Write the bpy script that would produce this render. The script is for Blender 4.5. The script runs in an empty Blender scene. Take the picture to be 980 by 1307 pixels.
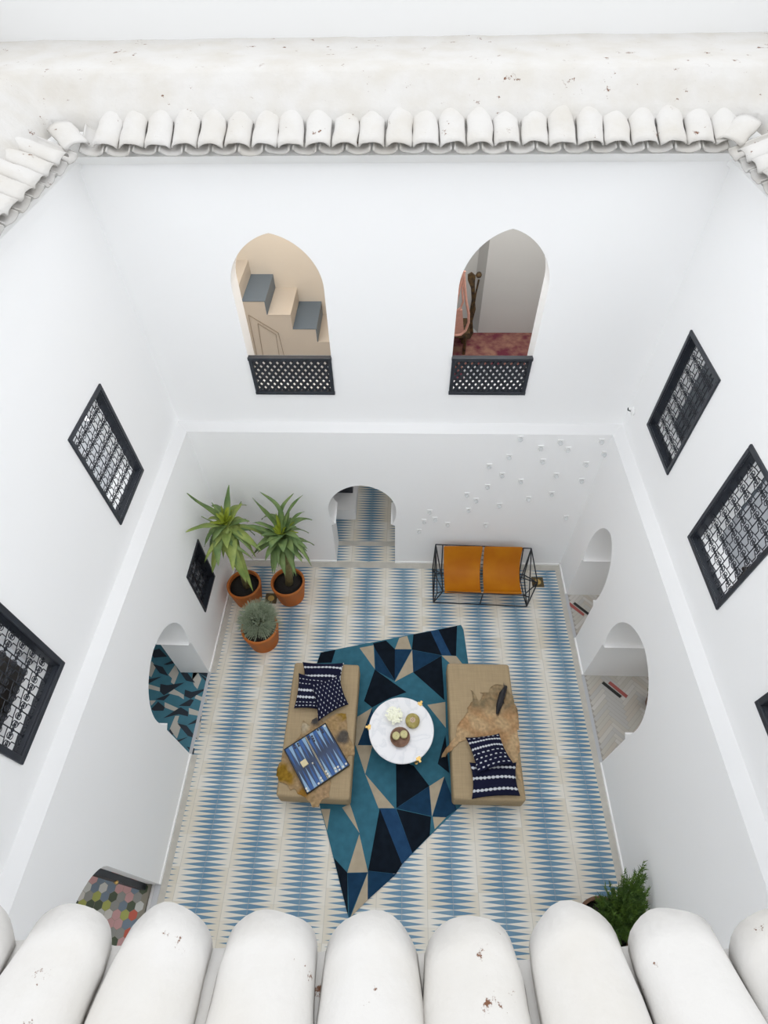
import bpy, bmesh, math, random
from mathutils import Vector, Matrix, noise
random.seed(7)
C = bpy.context.scene.collection
PI = math.pi
# ------------------------------------------------------------------ camera, sky, exposure
F, RX, RY, RZ, H = 710.7469, 0.686120422, 0.0142290146, 0.0272709490, 9.0
cam = bpy.data.cameras.new('camera'); camo = bpy.data.objects.new('camera', cam); C.objects.link(camo)
cam.sensor_fit = 'VERTICAL'; cam.sensor_height = 24.0; cam.lens = F*24.0/1307.0
cam.clip_start = 0.05; cam.clip_end = 200
camo.location = (0, 0, H); camo.rotation_euler = (RX, RY, RZ)
bpy.context.scene.camera = camo
w = bpy.data.worlds.new('overcast_sky'); bpy.context.scene.world = w; w.use_nodes = True
wn = w.node_tree; bg = wn.nodes['Background']; bg.inputs[0].default_value = (0.94, 0.965, 1.0, 1); bg.inputs[1].default_value = 1.0
sd = bpy.data.lights.new('sun', 'SUN'); sd.energy = 0.10; sd.angle = math.radians(60); sd.color = (1, .95, .87)
so = bpy.data.objects.new('sun', sd); C.objects.link(so); so.rotation_euler = (math.radians(12), math.radians(8), 0)
vs = bpy.context.scene.view_settings
vs.view_transform = 'Standard'; vs.look = 'None'; vs.gamma = 1; vs.use_curve_mapping = False; vs.exposure = 0.86
cy = bpy.context.scene.cycles
cy.max_bounces = 14; cy.diffuse_bounces = 10; cy.glossy_bounces = 4; cy.transmission_bounces = 6
def area(name, loc, sx, sy, power, rot=(0, 0, 0), col=(1, .97, .93)):
    l = bpy.data.lights.new(name, 'AREA'); l.shape = 'RECTANGLE'; l.size = sx; l.size_y = sy; l.energy = power; l.color = col
    o = bpy.data.objects.new(name, l); C.objects.link(o); o.location = loc; o.rotation_euler = rot
# unseen fill lights added to brighten the rooms round the court
area('gallery_back_left_fill', (-1.9, 7.35, 6.75), 2.2, .8, 21, col=(1, .96, .90))
area('gallery_back_right_fill', (1.5, 7.3, 6.75), 2.0, .8, 29)
area('gallery_left_fill', (-4.7, 3.2, 6.7), 1.0, 5, 18.7, col=(.95, .97, 1))
area('gallery_right_fill', (4.7, 3.2, 6.7), 1.0, 5, 17.0, col=(.95, .97, 1))
area('room_right_fill', (5.0, 3.8, 3.2), 1.2, 3, 10)
area('room_left_fill', (-4.5, 3.2, 3.2), 1.2, 2, 5)
area('room_back_fill', (-.4, 8.2, 3.2), 1.6, 1.0, 6.0)
area('vestibule_fill', (-4.2, .6, 3.1), .8, .8, 8)

# ------------------------------------------------------------------ helpers
RM = Matrix.Rotation(RZ, 3, 'Z') @ Matrix.Rotation(RY, 3, 'Y') @ Matrix.Rotation(RX, 3, 'X')
def ray(px, py): return RM @ Vector(((px-490)/F, -(py-653.5)/F, -1))
def az(px, py, z=0):
    d = ray(px, py); t = (z-H)/d.z; return Vector((d.x*t, d.y*t, z))
def ay(px, py, y):
    d = ray(px, py); t = y/d.y; return Vector((d.x*t, y, H+d.z*t))
def ayc(px, py, y, lo=-3.10, hi=3.0):
    p = ay(px, py, y)
    while p.x < lo: y -= .02; p = ay(px, py, y)
    return p
def tag(o, label=None, cat=None, group=None, kind=None):
    if label: o['label'] = label
    if cat: o['category'] = cat
    if group: o['group'] = group
    if kind: o['kind'] = kind
    return o
def empty(name, loc, label=None, cat=None, group=None, rz=0):
    o = bpy.data.objects.new(name, None); C.objects.link(o); o.location = loc; o.rotation_euler = (0, 0, rz)
    o.empty_display_size = .1
    return tag(o, label, cat, group)
class MB:
    def __init__(s): s.v = []; s.f = []; s.m = []; s.c = None
    def add(s, vs, fs, mi=0):
        n = len(s.v); s.v += [tuple(v) for v in vs]; s.f += [tuple(i+n for i in f) for f in fs]; s.m += [mi]*len(fs); return s
    def box(s, x0, x1, y0, y1, z0, z1, mi=0):
        v = [(x, y, z) for x in (x0, x1) for y in (y0, y1) for z in (z0, z1)]
        return s.add(v, [(0, 1, 3, 2), (4, 6, 7, 5), (0, 4, 5, 1), (2, 3, 7, 6), (0, 2, 6, 4), (1, 5, 7, 3)], mi)
    def tube(s, pts, r, n=6, mi=0, cap=True):
        pts = [Vector(p) for p in pts]; k = len(pts); rs = r if isinstance(r, (list, tuple)) else [r]*k
        up = None; vs = []
        for i, p in enumerate(pts):
            d = (pts[min(i+1, k-1)]-pts[max(i-1, 0)])
            if d.length < 1e-9: d = Vector((0, 0, 1))
            d.normalize()
            if up is None: up = d.orthogonal().normalized()
            else:
                up = (up-d*up.dot(d))
                up = up.normalized() if up.length > 1e-6 else d.orthogonal().normalized()
            b = d.cross(up)
            for j in range(n):
                a = 2*PI*j/n; vs.append(p+(up*math.cos(a)+b*math.sin(a))*rs[i])
        fs = [(i*n+j, i*n+(j+1) % n, (i+1)*n+(j+1) % n, (i+1)*n+j) for i in range(k-1) for j in range(n)]
        if cap: fs += [tuple(range(n))[::-1], tuple((k-1)*n+j for j in range(n))]
        return s.add(vs, fs, mi)
    def lathe(s, prof, n=32, c=(0, 0, 0), mi=0):
        vs = [(c[0]+r*math.cos(2*PI*j/n), c[1]+r*math.sin(2*PI*j/n), c[2]+z) for r, z in prof for j in range(n)]
        k = len(prof)
        fs = [(i*n+j, i*n+(j+1) % n, (i+1)*n+(j+1) % n, (i+1)*n+j) for i in range(k-1) for j in range(n)]
        if prof[0][0] > 1e-4: fs.append(tuple(range(n))[::-1])
        if prof[-1][0] > 1e-4: fs.append(tuple((k-1)*n+j for j in range(n)))
        return s.add(vs, fs, mi)
    def prism(s, pts, z0, z1, mi=0):
        n = len(pts); a = sum(pts[i][0]*pts[(i+1) % n][1]-pts[(i+1) % n][0]*pts[i][1] for i in range(n))
        if a < 0: pts = pts[::-1]
        vs = [(p[0], p[1], z0) for p in pts]+[(p[0], p[1], z1) for p in pts]
        fs = [tuple(range(n))[::-1], tuple(range(n, 2*n))]+[(i, (i+1) % n, (i+1) % n+n, i+n) for i in range(n)]
        return s.add(vs, fs, mi)
    def build(s, name, mats, parent=None, smooth=False, bevel=0, col=None, loc=None):
        me = bpy.data.meshes.new(name); me.from_pydata(s.v, [], s.f)
        mats = mats if isinstance(mats, (list, tuple)) else [mats]
        for m in mats: me.materials.append(m)
        for p, mi in zip(me.polygons, s.m): p.material_index = mi; p.use_smooth = smooth
        if col is not None:
            a = me.color_attributes.new('Col', 'FLOAT_COLOR', 'POINT')
            for i, cc in enumerate(col): a.data[i].color = (cc[0], cc[1], cc[2], 1)
        me.update(); o = bpy.data.objects.new(name, me); C.objects.link(o)
        if parent is not None: o.parent = parent
        if loc is not None: o.location = loc
        if bevel:
            b = o.modifiers.new('bevel', 'BEVEL'); b.width = bevel; b.segments = 3; b.limit_method = 'ANGLE'; b.angle_limit = .6
        return o
def copy_tree(o, parent=None):
    c = o.copy(); C.objects.link(c)
    if parent is not None: c.parent = parent
    for ch in [x for x in bpy.data.objects if x.parent == o]: copy_tree(ch, c)
    return c
def srgb(r, g, b, k_=.80):
    f = lambda u: (u/255/12.92) if u/255 <= .04045 else ((u/255+.055)/1.055)**2.4
    return (f(r)*k_, f(g)*k_, f(b)*k_)
# ------------------------------------------------------------------ materials
def mat(name, col, rough=.8, metal=0, bump=0, bscale=20, var=0, vscale=5, col2=None, spec=None, attr=False, coat=0):
    m = bpy.data.materials.new(name); m.use_nodes = True; nt = m.node_tree; N = nt.nodes; L = nt.links
    b = N['Principled BSDF']; b.inputs['Roughness'].default_value = rough; b.inputs['Metallic'].default_value = metal
    if spec is not None: b.inputs['Specular IOR Level'].default_value = spec
    if coat: b.inputs['Coat Weight'].default_value = coat
    b.inputs['Base Color'].default_value = (*col, 1)
    tc = N.new('ShaderNodeTexCoord')
    if attr:
        a = N.new('ShaderNodeAttribute'); a.attribute_name = 'Col'; src = a.outputs['Color']
    else: src = None
    if var or col2:
        n = N.new('ShaderNodeTexNoise'); n.inputs['Scale'].default_value = vscale; n.inputs['Detail'].default_value = 5
        L.new(tc.outputs['Object'], n.inputs['Vector'])
        r = N.new('ShaderNodeValToRGB'); r.color_ramp.elements[0].position = .35; r.color_ramp.elements[1].position = .65
        c2 = col2 or tuple(x*(1-var) for x in col)
        r.color_ramp.elements[0].color = (*c2, 1); r.color_ramp.elements[1].color = (*col, 1)
        L.new(n.outputs['Fac'], r.inputs['Fac'])
        if src is not None:
            mx = N.new('ShaderNodeMix'); mx.data_type = 'RGBA'; mx.blend_type = 'MULTIPLY'; mx.inputs[0].default_value = 1
            L.new(src, mx.inputs[6]); L.new(r.outputs['Color'], mx.inputs[7]); src = mx.outputs[2]
        else: src = r.outputs['Color']
    if src is not None: L.new(src, b.inputs['Base Color'])
    if bump:
        n = N.new('ShaderNodeTexNoise'); n.inputs['Scale'].default_value = bscale; n.inputs['Detail'].default_value = 6
        L.new(tc.outputs['Object'], n.inputs['Vector'])
        bp = N.new('ShaderNodeBump'); bp.inputs['Strength'].default_value = bump; bp.inputs['Distance'].default_value = .02
        L.new(n.outputs['Fac'], bp.inputs['Height']); L.new(bp.outputs['Normal'], b.inputs['Normal'])
    return m
def mnode(nt, op, a, b=None, c=None):
    n = nt.nodes.new('ShaderNodeMath'); n.operation = op
    for i, x in enumerate((a, b, c)):
        if x is None: continue
        if isinstance(x, (int, float)): n.inputs[i].default_value = x
        else: nt.links.new(x, n.inputs[i])
    return n.outputs[0]
M = {}
M['plaster'] = mat('white_plaster', (.94, .94, .94), .9, bump=.06, bscale=3, spec=.2)
M['plaster_low'] = M['plaster']
M['warm_plaster'] = mat('cream_plaster', (.76, .70, .62), .9, bump=.05, bscale=3, spec=.2)
M['trim'] = mat('white_paint', (.9, .9, .89), .6)
def chipped():
    m = mat('limewashed_clay', (.545, .53, .51), .95, bump=.55, bscale=9, spec=.1); nt = m.node_tree; N = nt.nodes; L = nt.links
    g = N.new('ShaderNodeNewGeometry')
    n = N.new('ShaderNodeTexNoise'); n.inputs['Scale'].default_value = 6.5; n.inputs['Detail'].default_value = 9; n.inputs['Roughness'].default_value = .75
    L.new(g.outputs['Position'], n.inputs['Vector'])
    r = N.new('ShaderNodeValToRGB'); e = r.color_ramp.elements
    e[0].position = .635; e[0].color = (.56, .546, .525, 1); e[1].position = .655; e[1].color = (.16, .08, .05, 1)
    L.new(n.outputs['Fac'], r.inputs['Fac'])
    n2 = N.new('ShaderNodeTexNoise'); n2.inputs['Scale'].default_value = 3; n2.inputs['Detail'].default_value = 6
    L.new(g.outputs['Position'], n2.inputs['Vector'])
    r2 = N.new('ShaderNodeValToRGB'); e = r2.color_ramp.elements
    e[0].position = .3; e[0].color = (.93, .91, .87, 1); e[1].position = .6; e[1].color = (1, 1, 1, 1)
    L.new(n2.outputs['Fac'], r2.inputs['Fac'])
    mx = N.new('ShaderNodeMix'); mx.data_type = 'RGBA'; mx.blend_type = 'MULTIPLY'; mx.inputs[0].default_value = 1
    L.new(r.outputs['Color'], mx.inputs[6]); L.new(r2.outputs['Color'], mx.inputs[7]); L.new(mx.outputs[2], N['Principled BSDF'].inputs['Base Color'])
    return m
M['clay'] = chipped()
M['raw_clay'] = mat('bare_clay', (.22, .11, .07), .95, var=.5, vscale=30)
def court_floor():
    m = mat('diamond_cement_tiles', (1, 1, 1), .55, spec=.35); nt = m.node_tree; N = nt.nodes; L = nt.links
    g = N.new('ShaderNodeNewGeometry'); s = N.new('ShaderNodeSeparateXYZ'); L.new(g.outputs['Position'], s.inputs[0])
    x, y = s.outputs['X'], s.outputs['Y']
    P = .68
    a = mnode(nt, 'ADD', x, 2.63+P*20.5); a = mnode(nt, 'DIVIDE', a, P); a = mnode(nt, 'FRACT', a)   # 0.5 at blue axis
    u = mnode(nt, 'ABSOLUTE', mnode(nt, 'SUBTRACT', a, .5)); u = mnode(nt, 'MULTIPLY', u, 2)
    v = mnode(nt, 'FRACT', mnode(nt, 'DIVIDE', mnode(nt, 'ADD', y, 10), .0655))
    v = mnode(nt, 'MULTIPLY', mnode(nt, 'ABSOLUTE', mnode(nt, 'SUBTRACT', v, .5)), 2)
    edge = mnode(nt, 'SUBTRACT', mnode(nt, 'SUBTRACT', .97, mnode(nt, 'MULTIPLY', u, 1.03)), v)
    fac = mnode(nt, 'MULTIPLY', edge, 12); fac = mnode(nt, 'MINIMUM', mnode(nt, 'MAXIMUM', fac, 0), 1)
    # per-tile variation
    tx = mnode(nt, 'FLOOR', mnode(nt, 'DIVIDE', mnode(nt, 'ADD', x, 2.63+P*20), P/2)); ty = mnode(nt, 'FLOOR', mnode(nt, 'DIVIDE', mnode(nt, 'ADD', y, 10), .0655*3))
    cb = N.new('ShaderNodeCombineXYZ'); L.new(tx, cb.inputs[0]); L.new(ty, cb.inputs[1])
    wnz = N.new('ShaderNodeTexWhiteNoise'); wnz.noise_dimensions = '3D'; L.new(cb.outputs[0], wnz.inputs['Vector'])
    nz = N.new('ShaderNodeTexNoise'); nz.inputs['Scale'].default_value = 1.4; nz.inputs['Detail'].default_value = 5; L.new(g.outputs['Position'], nz.inputs['Vector'])
    r1 = N.new('ShaderNodeMix'); r1.data_type = 'RGBA'; r1.inputs[6].default_value = (*srgb(92, 138, 171), 1); r1.inputs[7].default_value = (*srgb(134, 168, 190), 1)
    L.new(mnode(nt, 'ADD', mnode(nt, 'MULTIPLY', wnz.outputs['Value'], .5), mnode(nt, 'MULTIPLY', nz.outputs['Fac'], .5)), r1.inputs[0])
    r2 = N.new('ShaderNodeMix'); r2.data_type = 'RGBA'; r2.inputs[6].default_value = (*srgb(236, 228, 210), 1); r2.inputs[7].default_value = (*srgb(250, 246, 236), 1)
    L.new(wnz.outputs['Value'], r2.inputs[0])
    mx = N.new('ShaderNodeMix'); mx.data_type = 'RGBA'; L.new(fac, mx.inputs[0]); L.new(r2.outputs[2], mx.inputs[6]); L.new(r1.outputs[2], mx.inputs[7])
    # grout
    gx = mnode(nt, 'FRACT', mnode(nt, 'DIVIDE', mnode(nt, 'ADD', x, 2.63+P*20), P/2)); gx = mnode(nt, 'ABSOLUTE', mnode(nt, 'SUBTRACT', gx, .5)); gx = mnode(nt, 'GREATER_THAN', gx, .491)
    gy = mnode(nt, 'FRACT', mnode(nt, 'DIVIDE', mnode(nt, 'ADD', y, 10), .0655*3)); gy = mnode(nt, 'ABSOLUTE', mnode(nt, 'SUBTRACT', gy, .5)); gy = mnode(nt, 'GREATER_THAN', gy, .49)
    gg = mnode(nt, 'MULTIPLY', mnode(nt, 'MAXIMUM', gx, mnode(nt, 'MULTIPLY', gy, .5)), .55)
    m2 = N.new('ShaderNodeMix'); m2.data_type = 'RGBA'; L.new(gg, m2.inputs[0]); L.new(mx.outputs[2], m2.inputs[6]); m2.inputs[7].default_value = (*srgb(190, 188, 180), 1)
    L.new(m2.outputs[2], N['Principled BSDF'].inputs['Base Color'])
    return m
M['court'] = court_floor()
M['border'] = mat('grey_stone_border', srgb(218, 214, 204), .8, var=.12, vscale=6)
M['teal'] = mat('teal_wool', srgb(66, 122, 143), .95, var=.16, vscale=9, bump=.3, bscale=160, spec=.1)
M['navy'] = mat('navy_wool', srgb(34, 68, 98), .95, var=.2, vscale=9, bump=.3, bscale=160, spec=.1)
M['blue_wool'] = mat('blue_wool', srgb(44, 80, 118), .95, var=.2, vscale=9, bump=.3, bscale=160, spec=.1)
M['black_wool'] = mat('black_wool', srgb(24, 33, 44), .95, var=.3, vscale=9, bump=.3, bscale=160, spec=.1)
M['cream_wool'] = mat('cream_wool', srgb(196, 182, 158), .95, var=.1, vscale=9, bump=.3, bscale=160, spec=.1)
M['t_teal'] = mat('teal_tile', srgb(66, 130, 150), .5, var=.15, vscale=7); M['t_navy'] = mat('navy_tile', srgb(25, 40, 56), .5, var=.3, vscale=7); M['t_cream'] = mat('cream_tile', srgb(208, 204, 194), .5, var=.06)
M['grout'] = mat('grout', srgb(150, 145, 132), .9)
M['iron'] = mat('black_iron', srgb(38, 43, 52), .5, .0, var=.3, vscale=14, spec=.5)
M['frame_black'] = mat('black_painted_frame', srgb(47, 52, 61), .45, spec=.5, var=.2, vscale=8)
M['dark_wood'] = mat('dark_wood', srgb(52, 42, 34), .5, var=.4, vscale=9)
M['grey_gloss'] = mat('grey_painted_wood', srgb(96, 104, 112), .4)
M['terracotta'] = mat('terracotta', srgb(208, 112, 36), .85, col2=srgb(190, 116, 60), vscale=3.5, bump=.1, bscale=30)
M['old_terracotta'] = mat('weathered_terracotta', srgb(142, 108, 86), .9, col2=srgb(110, 78, 60), vscale=5)
M['soil'] = mat('soil', (.018, .015, .013), 1, bump=1, bscale=60)
M['leather'] = mat('tan_leather', srgb(206, 130, 12), .5, col2=srgb(190, 112, 8), vscale=2.2, bump=.05, bscale=60, spec=.22)
def weave(name, c, k=.85):
    m = mat(name, c, .95, spec=.1); nt = m.node_tree; N = nt.nodes; L = nt.links
    tc = N.new('ShaderNodeTexCoord'); s = N.new('ShaderNodeSeparateXYZ'); L.new(tc.outputs['Object'], s.inputs[0])
    nz = N.new('ShaderNodeTexNoise'); nz.inputs['Scale'].default_value = 1; nz.inputs['Detail'].default_value = 4
    mp = N.new('ShaderNodeMapping'); mp.inputs['Scale'].default_value = (70, 3, 40); L.new(tc.outputs['Object'], mp.inputs['Vector']); L.new(mp.outputs[0], nz.inputs['Vector'])
    n2 = N.new('ShaderNodeTexNoise'); n2.inputs['Scale'].default_value = 1; n2.inputs['Detail'].default_value = 4
    mp2 = N.new('ShaderNodeMapping'); mp2.inputs['Scale'].default_value = (3, 70, 40); L.new(tc.outputs['Object'], mp2.inputs['Vector']); L.new(mp2.outputs[0], n2.inputs['Vector'])
    a = mnode(nt, 'ADD', nz.outputs['Fac'], n2.outputs['Fac']); r = N.new('ShaderNodeValToRGB'); e = r.color_ramp.elements
    e[0].position = .38; e[1].position = .62; e[0].color = (*[x*(k+.07) for x in c], 1); e[1].color = (*[min(1, x*1.08) for x in c], 1)
    L.new(mnode(nt, 'MULTIPLY', a, .5), r.inputs['Fac']); L.new(r.outputs['Color'], N['Principled BSDF'].inputs['Base Color'])
    return m
M['linen'] = weave('sand_linen', srgb(184, 163, 130))
M['hide'] = mat('hide_fur', (1, 1, 1), .95, var=.22, vscale=26, bump=1, bscale=110, attr=True, spec=.1)
M['print'] = mat('printed_cotton', (1, 1, 1), .95, attr=True, bump=.3, bscale=120, spec=.1)
M['paint'] = mat('painted_attribute', (1, 1, 1), .5, attr=True)
M['fur_black'] = mat('black_hair', (.012, .012, .015), .7)
def marble():
    m = mat('white_marble', (.86, .86, .88), .22, spec=.5); nt = m.node_tree; N = nt.nodes; L = nt.links
    tc = N.new('ShaderNodeTexCoord'); n = N.new('ShaderNodeTexNoise'); n.inputs['Scale'].default_value = 3.2; n.inputs['Detail'].default_value = 9; n.inputs['Distortion'].default_value = 1.4
    L.new(tc.outputs['Object'], n.inputs['Vector']); r = N.new('ShaderNodeValToRGB'); e = r.color_ramp.elements
    e[0].position = .44; e[0].color = (.86, .86, .88, 1); e[1].position = .56; e[1].color = (.86, .86, .88, 1)
    k = e.new(.5); k.color = (.76, .77, .80, 1)
    L.new(n.outputs['Fac'], r.inputs['Fac']); L.new(r.outputs['Color'], N['Principled BSDF'].inputs['Base Color']); return m
M['marble'] = marble()
M['brass'] = mat('polished_brass', srgb(222, 186, 116, .8), .3, 1)
M['old_brass'] = mat('tarnished_brass', srgb(120, 104, 74), .45, .6, var=.4, vscale=40)
M['flower'] = mat('ivory_petals', srgb(255, 255, 238, 1), .8, var=.04, vscale=30)
M['lime'] = mat('yellow_green_lacquer', srgb(204, 190, 112), .5, col2=srgb(166, 148, 80), vscale=18)
M['bronze_wood'] = mat('brown_bowl', srgb(156, 122, 102), .5, col2=srgb(120, 90, 74), vscale=14)
M['candle'] = mat('pale_green_wax', srgb(226, 218, 158), .6, var=.15, vscale=20)
M['rosette'] = mat('pink_rosette', srgb(236, 206, 184), .6, var=.3, vscale=60)
M['ceramic'] = mat('white_glaze', (.85, .85, .83), .25)
M['leafA'] = mat('pale_green_leaf', srgb(168, 182, 98), .5, col2=srgb(128, 152, 78), vscale=5, spec=.4)
M['leafB'] = mat('deep_green_leaf', srgb(136, 158, 94), .5, col2=srgb(98, 128, 76), vscale=5, spec=.4)
M['leafY'] = mat('young_lime_leaf', srgb(160, 176, 50), .5, var=.25, vscale=6)
M['leafG'] = mat('grey_green_leaf', srgb(196, 206, 176), .8, col2=srgb(150, 166, 140), vscale=14)
M['leafH'] = mat('dark_feathery_leaf', srgb(92, 124, 34), .7, col2=srgb(58, 88, 30), vscale=9)
M['bark'] = mat('pale_stem', srgb(150, 140, 90), .8, var=.3, vscale=20)
M['glass'] = mat('clear_glass', (.95, .97, .98), .05); g_ = M['glass'].node_tree.nodes['Principled BSDF']; g_.inputs['Transmission Weight'].default_value = .85; g_.inputs['IOR'].default_value = 1.45
M['carpet'] = mat('worn_red_carpet', srgb(166, 122, 104), 1, col2=srgb(112, 44, 62), vscale=6, bump=.6, bscale=90)
M['pink'] = mat('pink_cord', srgb(214, 158, 140), .7, var=.15, vscale=20)
M['gilt'] = mat('dark_gilt_wood', srgb(104, 80, 44), .5, .2, col2=srgb(44, 34, 26), vscale=16)
M['stair_blue'] = mat('slate_blue_paint', srgb(112, 128, 144), .5)
M['stair_side'] = mat('stair_plaster', srgb(226, 216, 204), .85)
M['red'] = mat('red_strip', srgb(176, 92, 86), .6); M['black'] = mat('black_strip', srgb(34, 34, 34), .6)
M['checker_white'] = mat('ivory_counter', srgb(244, 240, 228), .35); M['box_cream'] = mat('cream_leather', srgb(236, 222, 178), .6); M['checker_dark'] = mat('dark_counter', srgb(48, 46, 60), .4)
# ------------------------------------------------------------------ dimensions
XL, XR, YB, YF, ZL, D, ZE = -3.19, 3.095, 6.103, -.35, 3.375, .144, 6.93
def hole_box(u0, u1, z0, z1): return [(u0, z0), (u1, z0), (u1, z1), (u0, z1)]
def keyhole(u0, u1, top, spring=1.2, zb=-.05, notch=.075, bul=.02):
    c0 = (u0+u1)/2; hw = (u1-u0)/2; c = spring+.36; B = hw+bul; L = [(-hw, zb), (-hw, spring-.05), (-hw+notch, spring)]
    nn = hw-notch
    for i in range(1, 9):
        t = -PI/2+PI/2*i/9; L.append((-(nn+(B-nn)*math.cos(t)), c+(c-spring)*math.sin(t)))
    for i in range(0, 16):
        t = PI/2*i/16; L.append((-B*math.cos(t)**.95, c+(top-c)*(.93*math.sin(t)+.07*(t/(PI/2))**2)))
    R = [(-a, b) for a, b in L][::-1]
    return [(c0+a, b) for a, b in L+[(0, top)]+R]
def pointed(u0, u1, z0, spring, top):
    c0 = (u0+u1)/2; hw = (u1-u0)/2; L = [(-hw, z0), (-hw, spring)]
    for i in range(1, 16):
        t = PI/2*i/16; L.append((-hw*math.cos(t), spring+(top-spring)*(.86*math.sin(t)+.14*(t/(PI/2))**2)))
    R = [(-a, b) for a, b in L][::-1]
    return [(c0+a, b) for a, b in L+[(0, top)]+R]
def wall(name, axis, face, th, u0, u1, z0, z1, holes, m=None):
    """slab whose court face is at coordinate `face`, growing by th away from the court (sign of th = direction)"""
    cu = bpy.data.curves.new(name, 'CURVE'); cu.dimensions = '2D'; cu.fill_mode = 'BOTH'; cu.extrude = abs(th)/2
    for pts in [hole_box(u0, u1, z0, z1)]+holes:
        s = cu.splines.new('POLY'); s.points.add(len(pts)-1); s.use_cyclic_u = True
        for p, q in zip(s.points, pts): p.co = (q[0], q[1], 0, 1)
    t = bpy.data.objects.new('t', cu); C.objects.link(t); dg = bpy.context.evaluated_depsgraph_get()
    me = bpy.data.meshes.new_from_object(t.evaluated_get(dg)); bpy.data.objects.remove(t)
    if axis == 'y': T = Matrix(((1, 0, 0, 0), (0, 0, -1, face+th/2), (0, 1, 0, 0), (0, 0, 0, 1)))
    else: T = Matrix(((0, 0, 1, face+th/2), (1, 0, 0, 0), (0, 1, 0, 0), (0, 0, 0, 1)))
    me.transform(T); me.name = name; me.materials.clear(); me.materials.append(m or M['plaster'])
    for p in me.polygons: p.material_index = 0; p.use_smooth = False
    o = bpy.data.objects.new(name, me); C.objects.link(o); o['kind'] = 'structure'; return o
def st(o, label=None):
    o['kind'] = 'structure'
    if label: o['label'] = label
    return o
# ------------------------------------------------------------------ shell
DL = (2.47, 3.79); R1 = (4.55, 5.44); R2 = (2.49, 3.88); DB = (-1.215, -.082); DH = (-.25, .79)
wall('wall_back', 'y', YB, .5, XL-.5, XR+1.1, -.1, ZL, [keyhole(*DB, 2.22)])
wall('wall_left', 'x', XL, -.5, 1.3, YB, -.1, ZL, [keyhole(*DL, 2.28), hole_box(4.45, 5.17, .89, 1.95)])
wall('wall_left_front', 'x', XL, -.17, YF, 1.3, -.1, ZL, [pointed(*DH, -.05, 1.75, 2.3)])
wall('wall_right', 'x', XR, 1.1, YF, YB, -.1, ZL, [keyhole(*R1, 2.42), keyhole(*R2, 2.45)])
wall('wall_front', 'y', YF, -.4, XL-.5, XR+1.1, -.1, ZE+.1, [])
WL = (-2.045, -.935); WR = (.665, 1.72)
GL1 = (4.0, 4.905); GL2 = (1.304, 2.27); GR1 = (4.70, 5.61); GR2 = (2.90, 3.83); GR3 = (1.05, 1.95); i_ = .045
wall('wall_back_upper', 'y', YB+D, .3, XL-.5, XR+.5, ZL-.02, ZE, [pointed(*WL, 4.0, 5.55, 6.21), pointed(*WR, 4.0, 5.55, 6.25)])
wall('wall_left_upper', 'x', XL-D, -.3, YF, YB+D, ZL-.02, ZE, [hole_box(GL1[0]+i_, GL1[1]-i_, 3.80+i_, 5.19-i_), hole_box(GL2[0]+i_, GL2[1]-i_, 3.79+i_, 5.18-i_)])
wall('wall_right_upper', 'x', XR+D, .3, YF, YB+D, ZL-.02, ZE, [hole_box(a+i_, b-i_, z0+i_, z1-i_) for (a, b), z0, z1 in ((GR1, 4.02, 5.43), (GR2, 3.945, 5.38), (GR3, 3.97, 5.38))])
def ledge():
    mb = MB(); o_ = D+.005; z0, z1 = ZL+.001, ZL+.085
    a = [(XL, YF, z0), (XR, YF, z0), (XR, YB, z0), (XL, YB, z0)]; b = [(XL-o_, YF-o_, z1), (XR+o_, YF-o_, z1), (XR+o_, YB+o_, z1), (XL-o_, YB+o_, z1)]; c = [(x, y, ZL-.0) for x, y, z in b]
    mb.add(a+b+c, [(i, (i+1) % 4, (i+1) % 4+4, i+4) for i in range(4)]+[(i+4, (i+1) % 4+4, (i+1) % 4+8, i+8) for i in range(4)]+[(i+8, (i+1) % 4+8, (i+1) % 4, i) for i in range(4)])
    return st(mb.build('trim_8', mat('ledge_plaster_darkened', (.80, .80, .80), .9, bump=.06, bscale=3)))  # wall plaster, its colour darkened to offset the strong sky light on the ledge
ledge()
# court floor, its grey border, threshold
fl = MB().box(XL-.02, XR+.02, YF, YB, -.1, 0).box(DB[0]-.05, DB[1]+.05, YB, YB+.5, -.1, 0).build('floor', M['court']); st(fl)
bw = .11
st(MB().box(XL, XL+bw, YF, DL[0], 0, .003).box(XL, XL+bw, DL[1], YB, 0, .003).box(XR-bw, XR, YF, YB, 0, .003).box(XL+bw, XR-bw, YB-.14, YB, 0, .003).build('trim_1', M['border']))
st(MB().box(DB[0], DB[1], YB+.38, YB+.5, 0, .004).build('trim_2', M['border']))
st(MB().box(XL-.03, XL+.022, DL[0], DL[1], 0, .006).box(XL-.06, XL+.02, DH[0], DH[1], 0, .012).box(XR-.022, XR+.03, R1[0], R1[1], 0, .006).box(XR-.022, XR+.03, R2[0], R2[1], 0, .006).build('trim_3', mat('pale_threshold', srgb(206, 208, 212), .6)))
# baseboards: thin white plaster fillet
bl = MB()
for a, b in ((YF, DH[0]), (DH[1], DL[0]), (DL[1], YB)): bl.box(XL, XL+.022, a, b, 0, .045)
st(bl.build('baseboard_left', M['trim']))
br = MB()
for a, b in ((YF, R2[0]), (R2[1], R1[0]), (R1[1], YB)): br.box(XR-.022, XR, a, b, 0, .045)
st(br.build('baseboard_right', M['trim']))
st(MB().box(XL, DB[0], YB-.022, YB, 0, .045).box(DB[1], XR, YB-.022, YB, 0, .045).build('baseboard_back', M['trim']))
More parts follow.
